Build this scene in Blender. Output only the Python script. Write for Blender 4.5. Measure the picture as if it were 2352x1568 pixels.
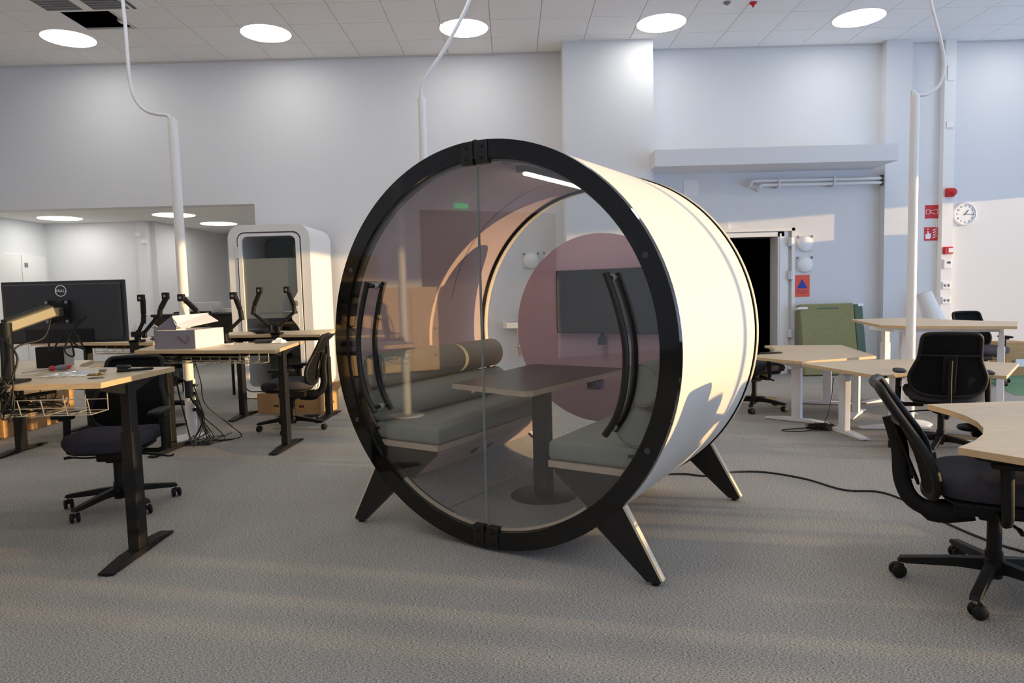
import bpy, bmesh, math, random
from mathutils import Vector, Matrix
random.seed(7)
for o in list(bpy.data.objects): bpy.data.objects.remove(o, do_unlink=True)
scene = bpy.context.scene
COL = scene.collection
sin, cos, pi = math.sin, math.cos, math.pi

# ------------------------------------------------------------------ camera
CAM_H, FPX = 1.3, 1568.0
PITCH = math.atan(119/FPX); ROLL = 0.026
cam_d = bpy.data.cameras.new('camera'); cam = bpy.data.objects.new('camera', cam_d); COL.objects.link(cam)
cam_d.sensor_width = 36; cam_d.lens = 36*FPX/2352; cam_d.clip_start = 0.05
Fw = Vector((0, cos(PITCH), -sin(PITCH))); R0 = Vector((1,0,0)); U0 = Vector((0, sin(PITCH), cos(PITCH)))
Ir = cos(ROLL)*R0 - sin(ROLL)*U0; Iu = sin(ROLL)*R0 + cos(ROLL)*U0
cam.matrix_world = Matrix(((Ir.x,Iu.x,-Fw.x,0),(Ir.y,Iu.y,-Fw.y,0),(Ir.z,Iu.z,-Fw.z,CAM_H),(0,0,0,1)))
scene.camera = cam

# ------------------------------------------------------------------ light and exposure
world = bpy.data.worlds.new('sky'); scene.world = world; world.use_nodes = True
bg = world.node_tree.nodes['Background']; bg.inputs[0].default_value = (0.46, 0.64, 1.0, 1); bg.inputs[1].default_value = 4.6
SUN_EL = math.radians(3.4)
sun_dir = Vector((-.9765*cos(SUN_EL), .2155*cos(SUN_EL), -sin(SUN_EL)))
sl = bpy.data.lights.new('low_sun', 'SUN'); sl.energy = 5.3; sl.color = (1.0, .67, .30); sl.angle = math.radians(.5)
so = bpy.data.objects.new('low_sun', sl); COL.objects.link(so); so.rotation_euler = sun_dir.to_track_quat('-Z','Y').to_euler(); so.location = (8,-2,4)
LAMP = 11.5
vs = scene.view_settings; vs.view_transform = 'Standard'; vs.look = 'None'; vs.gamma = 1; vs.use_curve_mapping = False; vs.exposure = 0.13

# ------------------------------------------------------------------ materials
def lin(c): return tuple((x/255/12.92 if x/255 <= .04045 else ((x/255+.055)/1.055)**2.4) for x in c)
def mat(name, rgb, rough=.5, metal=0, noise=None, bump=None, spec=.5, emit=None, coat=0):
    """rgb is sRGB 0..255; noise=(scale, amount, stretch xyz); bump=(scale, strength)"""
    m = bpy.data.materials.new(name); m.use_nodes = True; nt = m.node_tree; b = nt.nodes['Principled BSDF']
    c = lin(rgb); b.inputs['Base Color'].default_value = (*c,1); b.inputs['Roughness'].default_value = rough
    b.inputs['Metallic'].default_value = metal; b.inputs['Specular IOR Level'].default_value = spec
    if coat: b.inputs['Coat Weight'].default_value = coat
    if emit: b.inputs['Emission Color'].default_value = (*lin(emit[0]),1); b.inputs['Emission Strength'].default_value = emit[1]
    tc = None
    if noise or bump: tc = nt.nodes.new('ShaderNodeTexCoord')
    if noise:
        mp = nt.nodes.new('ShaderNodeMapping'); mp.inputs['Scale'].default_value = noise[2] if len(noise) > 2 else (1,1,1)
        n = nt.nodes.new('ShaderNodeTexNoise'); n.inputs['Scale'].default_value = noise[0]; n.inputs['Detail'].default_value = 4
        r = nt.nodes.new('ShaderNodeValToRGB'); a = noise[1]
        r.color_ramp.elements[0].position = .3; r.color_ramp.elements[1].position = .7
        r.color_ramp.elements[0].color = (*[x*(1-a) for x in c],1); r.color_ramp.elements[1].color = (*[min(1,x*(1+a)) for x in c],1)
        nt.links.new(tc.outputs['Object'], mp.inputs[0]); nt.links.new(mp.outputs[0], n.inputs['Vector'])
        nt.links.new(n.outputs['Fac'], r.inputs[0]); nt.links.new(r.outputs[0], b.inputs['Base Color'])
    if bump:
        n2 = nt.nodes.new('ShaderNodeTexNoise'); n2.inputs['Scale'].default_value = bump[0]; n2.inputs['Detail'].default_value = 3
        bp = nt.nodes.new('ShaderNodeBump'); bp.inputs['Strength'].default_value = bump[1]; bp.inputs['Distance'].default_value = .01
        nt.links.new(tc.outputs['Object'], n2.inputs['Vector']); nt.links.new(n2.outputs['Fac'], bp.inputs['Height']); nt.links.new(bp.outputs[0], b.inputs['Normal'])
    return m
def glass_mat(name, tint, ior=1.5):
    m = bpy.data.materials.new(name); m.use_nodes = True; nt = m.node_tree; nt.nodes.clear()
    o = nt.nodes.new('ShaderNodeOutputMaterial'); mx = nt.nodes.new('ShaderNodeMixShader'); fr = nt.nodes.new('ShaderNodeFresnel'); ge=nt.nodes.new('ShaderNodeNewGeometry'); mr=nt.nodes.new('ShaderNodeMapRange'); mr.inputs['To Min'].default_value=ior; mr.inputs['To Max'].default_value=1/ior; nt.links.new(ge.outputs['Backfacing'],mr.inputs[0]); nt.links.new(mr.outputs[0],fr.inputs[0])
    t = nt.nodes.new('ShaderNodeBsdfTransparent'); t.inputs[0].default_value = (*tint,1); g = nt.nodes.new('ShaderNodeBsdfGlossy'); g.inputs['Roughness'].default_value = .0
    nt.links.new(fr.outputs[0], mx.inputs[0]); nt.links.new(t.outputs[0], mx.inputs[1]); nt.links.new(g.outputs[0], mx.inputs[2]); nt.links.new(mx.outputs[0], o.inputs[0])
    return m
def carpet_mat(name, a, b_, c_, sc=(70,260,70)):
    m = bpy.data.materials.new(name); m.use_nodes = True; nt = m.node_tree; b = nt.nodes['Principled BSDF']; b.inputs['Roughness'].default_value = .95; b.inputs['Specular IOR Level'].default_value = .1
    tc = nt.nodes.new('ShaderNodeTexCoord'); mp = nt.nodes.new('ShaderNodeMapping'); mp.inputs['Scale'].default_value = sc
    n = nt.nodes.new('ShaderNodeTexNoise'); n.inputs['Scale'].default_value = 1.0; n.inputs['Detail'].default_value = 5; n.inputs['Roughness'].default_value = .7
    r = nt.nodes.new('ShaderNodeValToRGB'); e = r.color_ramp.elements; e[0].position = .40; e[0].color = (*lin(a),1); e[1].position = .62; e[1].color = (*lin(c_),1)
    k = e.new(.5); k.color = (*lin(b_),1)
    n2 = nt.nodes.new('ShaderNodeTexNoise'); n2.inputs['Scale'].default_value = 1.3; n2.inputs['Detail'].default_value = 3
    mr = nt.nodes.new('ShaderNodeMapRange'); mr.inputs['From Min'].default_value = .3; mr.inputs['From Max'].default_value = .7; mr.inputs['To Min'].default_value = .93; mr.inputs['To Max'].default_value = 1.07
    mm = nt.nodes.new('ShaderNodeVectorMath'); mm.operation = 'SCALE'
    L = nt.links.new
    L(tc.outputs['Object'], mp.inputs[0]); L(mp.outputs[0], n.inputs['Vector']); L(n.outputs['Fac'], r.inputs[0]); L(tc.outputs['Object'], n2.inputs['Vector']); L(n2.outputs['Fac'], mr.inputs[0])
    L(r.outputs[0], mm.inputs[0]); L(mr.outputs[0], mm.inputs['Scale']); L(mm.outputs[0], b.inputs['Base Color'])
    return m
M = dict(
 wall=mat('painted_wall',(226,227,229),.85,bump=(180,.05)),
 ceil=mat('ceiling_tile',(243,241,238),.9,noise=(160,.05),bump=(220,.15)),
 tbar=mat('ceiling_grid_metal',(214,212,208),.6),
 carpet=carpet_mat('heather_carpet',(84,82,80),(156,153,148),(214,210,202),(110,420,110)),
 greencarpet=carpet_mat('green_carpet',(78,112,86),(104,140,112),(130,165,136)),
 white=mat('white_lacquer',(240,239,236),.45),
 podwhite=mat('pod_shell_white',(222,217,208),.55,bump=(400,.03)),
 wsteel=mat('white_powder_coated_steel',(228,229,233),.4),
 bsteel=mat('black_powder_coated_steel',(19,19,21),.55,bump=(500,.05),spec=.3),
 bplast=mat('black_plastic',(17,17,18),.55,bump=(300,.06),spec=.3),
 bgloss=mat('black_glass_border',(9,9,10),.06,spec=.55),
 bsatin=mat('black_satin_laminate',(17,17,18),.4),
 wood=mat('pale_oak_laminate',(206,187,157),.42,noise=(3.0,.10,(2,26,2))),
 woodedge=mat('oak_edge_band',(206,177,136),.5,noise=(6,.12,(3,3,30))),
 ply=mat('plywood_edge',(205,188,166),.6,noise=(8,.15,(2,2,60))),
 felt=mat('mauve_felt',(210,188,188),.95,noise=(260,.10),bump=(300,.3),spec=.1),
 pink=mat('pink_felt',(226,192,208),.95,noise=(240,.13),bump=(260,.4),spec=.1),
 greyfab=mat('grey_green_fabric',(152,157,150),.95,noise=(320,.15),bump=(420,.35),spec=.15),
 blackfab=mat('charcoal_fabric',(66,65,73),.95,noise=(300,.2),bump=(420,.3),spec=.1),
 meshfab=mat('black_mesh_fabric',(14,14,15),.85,bump=(500,.4),spec=.2),
 podfloor=carpet_mat('pod_carpet',(128,128,126),(156,155,151),(180,179,175),(200,200,200)),
 darktop=mat('dark_table_laminate',(46,40,40),.33,noise=(5,.1)),
 screen=mat('dark_screen',(14,17,20),.12,spec=.6),
 monback=mat('monitor_back_plastic',(52,52,55),.42,bump=(600,.05)),
 armmetal=mat('grey_painted_metal',(70,69,68),.38,metal=.4),
 armsilver=mat('grey_boom_metal',(98,95,84),.45,metal=.3),
 chrome=mat('chrome',(205,205,205),.15,metal=1),
 steel=mat('brushed_steel',(170,170,168),.3,metal=1),
 card=mat('cardboard',(190,150,102),.85,noise=(5,.10,(1,1,8)),bump=(90,.05)),
 cardprint=mat('cardboard_print',(90,66,44),.9),
 wire=mat('bright_wire',(205,200,190),.35,metal=.5), carton=mat('white_carton',(226,224,228),.6), cartonside=mat('grey_violet_carton_print',(122,122,140),.6), cartonprint=mat('carton_dark_print',(96,74,92),.7), cartonline=mat('carton_pale_print',(160,150,160),.7),
 red=mat('red_sign',(205,32,38),.5), orange=mat('orange_sign',(236,96,70),.6), blue=mat('blue_print',(40,64,170),.6), whitep=mat('white_print',(245,245,245),.6),
 violet=mat('sign_text_print',(120,60,110),.6),
 green=mat('sunlit_olive_canvas',(142,142,98),.85,noise=(30,.08),bump=(220,.2)), dgreen=mat('dark_green_canvas',(92,114,100),.85,bump=(220,.2)),  # olive canvas colour is raised to carry the sun on the bed
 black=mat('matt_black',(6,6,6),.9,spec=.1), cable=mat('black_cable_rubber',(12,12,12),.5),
 hose=mat('white_ribbed_hose',(232,232,236),.6), grille=mat('grey_grille',(120,121,124),.6),
 locker=mat('beech_locker',(205,172,122),.5,noise=(3,.1,(30,2,2))), brown=mat('dark_brown_panel',(74,56,52),.6,noise=(3,.1,(20,2,2))),
 lamp=mat('lamp_diffuser',(255,255,255),.5,emit=((255,253,247),LAMP)), strip=mat('led_strip',(255,255,255),.5,emit=((255,248,236),26)),
 exitg=mat('exit_sign_green',(30,200,120),.5,emit=((30,220,130),1.6)), led=mat('red_led',(255,30,30),.5,emit=((255,30,30),4)), bled=mat('blue_led',(60,60,255),.5,emit=((60,60,255),.5)),
 plastic=mat('crumpled_clear_plastic',(220,224,228),.15,spec=.8), ceramic=mat('white_ceramic',(236,238,238),.15), brass=mat('brass',(190,150,80),.3,metal=1),
 grey=mat('mid_grey_plastic',(130,130,134),.5), dgrey=mat('dark_grey_plastic',(62,62,66),.5), frost=mat('grey_privacy_film',(150,150,143),.5),
 darkint=mat('booth_interior_felt',(58,66,66),.9), boothglass=glass_mat('booth_glass',(.93,.94,.94)),
 glass=glass_mat('pod_door_glass',(.98,.98,.98),1.85), rearglass=glass_mat('pod_rear_glass',(.97,.98,.98),1.45), winglass=glass_mat('window_glass',(.99,.99,.99)), trimcream=mat('cream_trim',(214,202,178),.5),
 glassedge=mat('polished_glass_edge',(150,160,158),.2),
)

# ------------------------------------------------------------------ mesh builder
class MB:
    def __init__(s): s.v=[]; s.f=[]; s.sm=[]; s.mi=[]
    def add(s, vs, fs, smooth=False, mi=0, xf=None):
        o=len(s.v); s.v += [tuple(xf @ Vector(p)) if xf else tuple(p) for p in vs]
        for f in fs: s.f.append([i+o for i in f]); s.sm.append(smooth); s.mi.append(mi)
        return s
    def box(s, c, d, xf=None, bev=0, mi=0, seg=2):
        if bev:
            bm=bmesh.new(); bmesh.ops.create_cube(bm,size=1)
            for v in bm.verts: v.co=Vector((v.co.x*d[0]+c[0],v.co.y*d[1]+c[1],v.co.z*d[2]+c[2]))
            bmesh.ops.bevel(bm,geom=bm.edges[:],offset=bev,segments=seg,affect='EDGES',profile=.5)
            bm.verts.index_update(); s.add([v.co.copy() for v in bm.verts],[[v.index for v in f.verts] for f in bm.faces],seg>2,mi,xf); bm.free(); return s
        x,y,z=[k/2 for k in d]
        vs=[(c[0]+a*x,c[1]+b*y,c[2]+e*z) for a in(-1,1) for b in(-1,1) for e in(-1,1)]
        return s.add(vs,[(0,1,3,2),(4,6,7,5),(0,4,5,1),(2,3,7,6),(0,2,6,4),(1,5,7,3)],False,mi,xf)
    def bounds(s,x0,x1,y0,y1,z0,z1,**k): return s.box(((x0+x1)/2,(y0+y1)/2,(z0+z1)/2),(x1-x0,y1-y0,z1-z0),**k)
    def prism(s, poly, a, b, plane='xy', xf=None, mi=0, smi=None, smooth=False):
        n=len(poly)
        area=sum(poly[i][0]*poly[(i+1)%n][1]-poly[(i+1)%n][0]*poly[i][1] for i in range(n))
        if (area<0) ^ (plane=='xz'): poly=poly[::-1]
        g={'xy':lambda p,h:(p[0],p[1],h),'xz':lambda p,h:(p[0],h,p[1]),'yz':lambda p,h:(h,p[0],p[1])}[plane]
        vs=[g(p,a) for p in poly]+[g(p,b) for p in poly]
        s.add(vs,[list(range(n))[::-1],list(range(n,2*n))],False,mi,xf)
        s.add(vs,[(i,(i+1)%n,n+(i+1)%n,n+i) for i in range(n)],smooth,mi if smi is None else smi,xf); return s
    def tube(s, pts, r, n=8, closed=False, caps=True, mi=0, flat=1.0, xf=None, up=None):
        P=[Vector(p) for p in pts]; N=len(P); rs=r if isinstance(r,(list,tuple)) else [r]*N
        T=[((P[(i+1)%N] if closed or i<N-1 else P[i])-(P[i-1] if closed or i>0 else P[i])).normalized() for i in range(N)]
        ref=Vector(up) if up else Vector((0,0,1))
        if abs(T[0].dot(ref))>.95: ref=Vector((1,0,0)) if abs(T[0].x)<.9 else Vector((0,1,0))
        nrm=(ref-T[0]*ref.dot(T[0])).normalized(); vs=[]
        for i in range(N):
            nrm=(nrm-T[i]*nrm.dot(T[i]));
            nrm=nrm.normalized() if nrm.length>1e-6 else T[i].orthogonal().normalized()
            bn=T[i].cross(nrm)
            for k in range(n):
                a=2*pi*k/n; vs.append(P[i]+nrm*cos(a)*rs[i]+bn*sin(a)*rs[i]*flat)
        fs=[]
        for i in range(N if closed else N-1):
            j=(i+1)%N
            for k in range(n): fs.append((i*n+k,i*n+(k+1)%n,j*n+(k+1)%n,j*n+k))
        s.add(vs,fs,True,mi,xf)
        if caps and not closed: s.add(vs,[list(range(n))[::-1],list(range((N-1)*n,N*n))],False,mi,xf)
        return s
    def cyl(s,p0,p1,r0,r1=None,n=16,mi=0,xf=None): return s.tube([p0,p1],[r0,r0 if r1 is None else r1],n=n,mi=mi,xf=xf)
    def lathe(s, prof, c=(0,0,0), n=24, mi=0, xf=None, smooth=True):
        vs=[]; fs=[]; m=len(prof)
        for k in range(n):
            a=2*pi*k/n
            for r,z in prof: vs.append((c[0]+r*cos(a),c[1]+r*sin(a),c[2]+z))
        for k in range(n):
            for i in range(m-1): fs.append((k*m+i,((k+1)%n)*m+i,((k+1)%n)*m+i+1,k*m+i+1))
        return s.add(vs,fs,smooth,mi,xf)
    def annulus(s, c, r0, r1, y0, y1, n=96, a0=0, a1=2*pi, mi=0, smi=None):
        """ring around the local Y axis; c=(x,z); r0 inner, r1 outer"""
        full=abs(a1-a0-2*pi)<1e-6; k=n if full else n+1; vs=[]
        for i in range(k):
            a=a0+(a1-a0)*i/n
            for r,y in((r0,y0),(r1,y0),(r1,y1),(r0,y1)): vs.append((c[0]+r*cos(a),y,c[1]+r*sin(a)))
        for q in range(4):
            fs=[]
            for i in range(n):
                j=(i+1)%k; fs.append((i*4+q,i*4+(q+1)%4,j*4+(q+1)%4,j*4+q))
            s.add(vs,fs,q in(1,3),mi if q in (0,2) or smi is None else smi)
        if not full: s.add(vs,[(0,1,2,3),tuple((k-1)*4+i for i in(3,2,1,0))],False,mi)
        return s
    def pill(s, c, w, d, h, e=4.0, n=32, bulge=.02, saddle=0, mi=0, xf=None):
        """upholstered pad: superellipse outline, rounded edges"""
        L=[(.86,0),(.96,.12),(1,.4),(1,.6),(.96,.86),(.84,1),(.5,1+bulge/h),(.0,1+1.3*bulge/h)]; vs=[]; fs=[]
        for sc,t in L:
            for k in range(n):
                a=2*pi*k/n; ca,sa=cos(a),sin(a)
                x=abs(ca)**(2/e)*(1 if ca>=0 else -1)*w/2*sc; y=abs(sa)**(2/e)*(1 if sa>=0 else -1)*d/2*sc
                vs.append((c[0]+x,c[1]+y,c[2]+t*h+saddle*(x/(w/2))**2-saddle*.6*max(0,y/(d/2))**3))
        for i in range(len(L)-1):
            for k in range(n): fs.append((i*n+k,i*n+(k+1)%n,(i+1)*n+(k+1)%n,(i+1)*n+k))
        fs.append(tuple(range(n))[::-1]); return s.add(vs,fs,True,mi,xf)
    def build(s, name, mats, parent=None):
        me=bpy.data.meshes.new(name); me.from_pydata(s.v,[],s.f)
        for m in (mats if isinstance(mats,(list,tuple)) else [mats]): me.materials.append(M[m])
        me.polygons.foreach_set('use_smooth',s.sm); me.polygons.foreach_set('material_index',s.mi); me.update()
        bm=bmesh.new(); bm.from_mesh(me); bmesh.ops.recalc_face_normals(bm,faces=bm.faces); bm.to_mesh(me); bm.free()
        o=bpy.data.objects.new(name,me); COL.objects.link(o)
        if parent: o.parent=parent
        return o
def smooth(pts, k=6, closed=False):
    P=[Vector(p) for p in pts]; N=len(P); out=[]
    g=lambda i: P[i%N] if closed else P[max(0,min(N-1,i))]
    for i in range(N if closed else N-1):
        a,b,c,d=g(i-1),g(i),g(i+1),g(i+2)
        for j in range(k):
            t=j/k; out.append(.5*((2*b)+(c-a)*t+(2*a-5*b+4*c-d)*t*t+(3*b-a-3*c+d)*t**3))
    if not closed: out.append(P[-1])
    return out
def tag(o,label,cat,group=None,kind=None):
    if label: o['label']=label
    if cat: o['category']=cat
    if group: o['group']=group
    if kind: o['kind']=kind
    return o
def empty(name, loc, rz=0, label=None, cat=None, group=None):
    o=bpy.data.objects.new(name,None); COL.objects.link(o); o.location=loc; o.rotation_euler=(0,0,rz); o.empty_display_size=.1
    return tag(o,label,cat,group)
def copy_tree(o,parent=None):
    c=o.copy(); COL.objects.link(c); c.parent=parent
    for ch in list(o.children): copy_tree(ch,c)
    return c
def struct(o): o['kind']='structure'; return o
def text_mesh(mb, s, size, xf, depth=.001, mi=0, align='CENTER'):
    cu=bpy.data.curves.new('tmp','FONT'); cu.body=s; cu.size=size; cu.align_x=align; cu.align_y='CENTER'; cu.extrude=depth/2; cu.resolution_u=2
    ob=bpy.data.objects.new('tmp',cu); COL.objects.link(ob); dg=bpy.context.evaluated_depsgraph_get()
    me=ob.evaluated_get(dg).to_mesh(); vs=[v.co.copy() for v in me.vertices]; fs=[list(p.vertices) for p in me.polygons]
    ob.evaluated_get(dg).to_mesh_clear(); bpy.data.objects.remove(ob); bpy.data.curves.remove(cu)
    mb.add(vs,fs,False,mi,xf)
FACE=Matrix.Rotation(pi/2,4,'X')          # text plane xy -> xz, facing -y
def TF(x,y,z,rz=0): return Matrix.Translation((x,y,z)) @ Matrix.Rotation(rz,4,'Z') @ FACE

# ------------------------------------------------------------------ room shell
XL,XR,YB,YF,ZC = -8.2, 9.6, -6.0, 9.75, 4.57
AX,AZ = -3.58, 2.60        # alcove opening: right jamb, soffit height
DX0,DX1,DZ = 2.70,3.79,1.95   # doorway
fl=MB(); fl.bounds(XL-.2,XR+.1,YB-.2,YF,-.05,0); fl.bounds(XL-.2,AX,YF,15,-.05,0); fl.bounds(DX0-.5,DX1+.4,YF,12.2,-.05,0)
struct(fl.build('floor','carpet'))
gp=MB(); gp.prism([(6.15,8.95),(5.5,7.4),(7.6,7.0),(9.5,7.4),(9.5,9.2),(7.2,9.2)],0,.004); struct(gp.build('floor_green_inlay','greencarpet'))
w=MB(); w.bounds(XL-.2,AX,YF,YF+.25,AZ,ZC); w.bounds(AX,DX0,YF,YF+.25,0,ZC); w.bounds(DX0,DX1,YF,YF+.25,DZ,ZC); w.bounds(DX1,XR,YF,YF+.25,0,ZC)
struct(w.build('wall_back','wall'))
w=MB(); w.bounds(XL-.2,XL,YB,YF,0,ZC); w.bounds(XL-.2,-7.8,YF,YF+.25,0,AZ); struct(w.build('wall_left','wall'))
w=MB(); w.bounds(XL-.2,XR,YB-.2,YB,0,ZC); struct(w.build('wall_behind','wall'))
w=MB(); w.bounds(XR,XR+.25,YB,YF,2.63,ZC); w.bounds(XR,XR+.25,YB,YF,0,.06); w.bounds(XR,XR+.25,9.42,YF,.06,2.63); w.bounds(XR,XR+.25,YB,-5.6,.06,2.63)
struct(w.build('wall_right','wall'))
ys=[-5.6+15.02*i/6 for i in range(7)]
for i in range(6):
    a,b=ys[i],ys[i+1]
    f=MB(); f.bounds(XR+.06,XR+.12,a,a+.035,.06,2.63); f.bounds(XR+.06,XR+.12,b-.035,b,.06,2.63); f.bounds(XR+.06,XR+.12,a+.035,b-.035,.06,.11); f.bounds(XR+.06,XR+.12,a+.035,b-.035,2.56,2.63)
    o=struct(f.build('window_%d'%(i+1),'dgrey'))
    g=MB(); g.bounds(XR+.085,XR+.095,a+.035,b-.035,.11,2.56); g.build('pane','winglass',o)
# ceiling: grid sheet and tiles
CX,CP=.443,.61
tx=lambda i: CX+CP*i
hole_x=(tx(-9),tx(-8)); 
ce=MB(); hx0,hx1,hy0,hy1=-5.12,-4.50,8.00,8.55
ce.bounds(XL-.2,hx0,YB-.2,YF+.25,ZC+.014,ZC+.026); ce.bounds(hx1,XR+.25,YB-.2,YF+.25,ZC+.014,ZC+.026); ce.bounds(hx0,hx1,YB-.2,hy0,ZC+.014,ZC+.026); ce.bounds(hx0,hx1,hy1,YF+.25,ZC+.014,ZC+.026)
ceiling=struct(ce.build('ceiling','tbar'))
proto=None
rows=[(9.15,9.75),(8.55,9.15),(7.95,8.55),(7.35,7.95)]
def tile_mesh(wd,dp):
    b=MB(); g=.007
    b.box((0,0,.007),(wd-g,dp-g,.014)); return b
for (y0,y1) in rows:
    for i in range(-13,15):
        x0,x1=tx(i),tx(i+1); xc=(x0+x1)/2
        if x0<XL or x1>XR-.1: continue
        if hx0-.05<xc<hx1+.05 and abs((y0+y1)/2-8.25)<.05: continue
        if proto is None: proto=tile_mesh(CP,.6).build('ceiling_tile','ceil',ceiling); o=proto
        else: o=proto.copy(); COL.objects.link(o)
        o.location=(xc,(y0+y1)/2,ZC)
b=MB()
y=7.35
while y>YB:
    for i in range(-13,15):
        if tx(i)<XL or tx(i+1)>XR-.1: continue
        b.box(((tx(i)+tx(i+1))/2,y-.3,ZC+.007),(CP-.007,.593,.014))
    y-=.6
o=b.build('ceiling_tile_field','ceil',ceiling); o['kind']='stuff'
e=MB(); e.bounds(XL,XR,YF-.02,YF,ZC-.02,ZC-.001); struct(e.build('trim_1','tbar'))
# missing tile: dark void with duct
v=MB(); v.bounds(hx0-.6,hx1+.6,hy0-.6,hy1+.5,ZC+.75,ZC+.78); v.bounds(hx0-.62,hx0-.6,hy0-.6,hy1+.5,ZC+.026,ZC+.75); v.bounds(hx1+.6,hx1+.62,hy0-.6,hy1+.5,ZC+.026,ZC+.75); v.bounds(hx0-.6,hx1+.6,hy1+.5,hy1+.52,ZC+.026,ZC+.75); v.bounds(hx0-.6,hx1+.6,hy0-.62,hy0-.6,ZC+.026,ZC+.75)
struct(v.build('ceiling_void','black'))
b=MB(); b.box((-4.55,8.42,ZC+.05),(.07,.10,.05),bev=.008); b.tube(smooth([(-4.62,8.1,ZC+.3),(-4.6,8.3,ZC+.15),(-4.56,8.4,ZC+.07)]),.008)
tag(b.build('junction_box','carton'),'small white junction box hanging inside the black open ceiling panel','junction box')
# ceiling air unit with two louvred grilles
ac=empty('ceiling_air_unit',(-4.62,7.72,ZC),0,'square ceiling air unit with grey louvred grilles at top left','air unit')
b=MB(); b.bounds(-.62,.62,-.42,.27,-.012,0,bev=.004); b.build('panel','white',ac)
for gx in (-.30,.22):
    g=MB(); g.bounds(gx-.2,gx+.2,-.36,.22,-.016,-.012); gr=g.build('grille','grille',ac)
    for k in range(9):
        q=MB(); q.box((gx,-.32+k*.063,-.019),(.38,.02,.006)); q.build('louvre','grey',gr)
b=MB(); b.bounds(.47,.50,-.36,.22,-.02,-.012); b.build('air_slot','dgrey',ac)
# round ceiling lamps
LX=[-5.445,-2.975,-.50,1.97,4.44,6.91]
def round_lamp(name,x,y,z,label,group,r=.30):
    t=empty(name,(x,y,z),0,label,'ceiling light',group)
    b=MB(); b.lathe([(r,0),(r+.012,-.004),(r+.012,.0)],n=48); b.build('rim','white',t)
    b=MB(); b.add([(r*cos(2*pi*k/48),r*sin(2*pi*k/48),-.003) for k in range(48)],[tuple(range(48))[::-1]]); b.build('diffuser','lamp',t)
ord_=['above the left air unit corner','above the black phone arms and white booth','crossed by the white hose above the round pod','right of the wall column top','at far right of the row above the canopy shelf']
lab=['round white ceiling lamp at far left below the missing tile','round white ceiling lamp second from left, above the phone booth','round white ceiling lamp crossed by a hanging white hose','round white ceiling lamp just right above the wide wall column','round white ceiling lamp at the right, left of the hanging hose','round white ceiling lamp by the window wall beyond the right edge']
for i,x in enumerate(LX): round_lamp('ceiling_lamp',x,8.81,ZC,lab[i],'round lamps in the row along the back wall')
for ry in (5.4,2.0,-1.4,-4.6):
    for x in LX: round_lamp('ceiling_lamp',x,ry,ZC,'round ceiling lamp overhead, above the top edge of the view','overhead ceiling lamps')
for (x,y,k) in ((2.606,8.22,0),(2.922,8.252,1)):
    b=MB(); b.lathe([(0,-.035),(.018,-.03),(.04,-.012),(.045,0)],c=(x,y,ZC)); 
    if k: b.cyl((x,y,ZC-.05),(x,y,ZC-.03),.012)
    tag(b.build('sprinkler' if k else 'smoke_detector','red' if k else 'grey'),('small red tipped sprinkler at the top edge of the ceiling' if k else 'small grey round detector on the ceiling beside the sprinkler'),'sprinkler' if k else 'detector')

# wall steps, column, canopy
w=MB(); w.bounds(.775,1.975,9.34,YF,0,ZC); struct(w.build('wall_column_wide','wall'))
w=MB(); w.bounds(5.235,5.59,9.61,YF,0,ZC); struct(w.build('wall_column_narrow','wall'))
w=MB(); w.bounds(1.975,3.09,9.70,YF,2.05,2.86); struct(w.build('wall_step','wall'))
sh=MB(); sh.bounds(1.93,5.11,9.07,YF,2.855,3.07); struct(sh.build('wall_canopy','wall'))
hp=MB(); hp.bounds(2.46,2.67,9.693,9.70,2.54,2.76); tag(hp.build('wall_hatch','white'),'square access hatch in the wall below the canopy left end','hatch')
# doorway and frame
d=MB(); d.bounds(DX0-.4,DX1+.3,12,12.1,0,2.6); d.bounds(DX0-.5,DX0-.4,YF+.25,12,0,2.6); d.bounds(DX1+.3,DX1+.4,YF+.25,12,0,2.6); d.bounds(DX0-.5,DX1+.4,YF+.25,12.1,2.6,2.7); struct(d.build('wall_dark_room','black'))  # matt black walls stand in for the darkness of the unlit room
dr=empty('door_1',(0,0,0)); struct(dr)
for n_,a in (('jamb',(DX1-.005,DX1+.085,9.70,YF+.2,0,DZ+.06)),('jamb',(DX0-.085,DX0+.005,9.70,YF+.2,0,DZ+.06)),('head',(DX0-.085,DX1+.085,9.70,YF+.2,DZ,DZ+.06)),('casing',(DX1+.085,DX1+.15,9.72,YF,0,DZ+.11)),('casing',(DX1+.19,DX1+.235,9.69,YF,0,DZ+.115)),('casing_head',(DX0-.15,DX1+.235,9.69,YF,DZ+.075,DZ+.115)),('stop',(DX1+.02,DX1+.045,9.69,9.70,0,DZ+.04))):
    b=MB(); b.bounds(*a); b.build(n_,'white',dr)
for z in (1.87,1.40,.58,.12):
    b=MB(); b.bounds(DX1+.14,DX1+.20,9.665,9.72,z-.06,z+.06,bev=.006); b.cyl((DX1+.17,9.66,z-.055),(DX1+.17,9.66,z+.055),.012); b.build('hinge','wsteel',dr)
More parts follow.
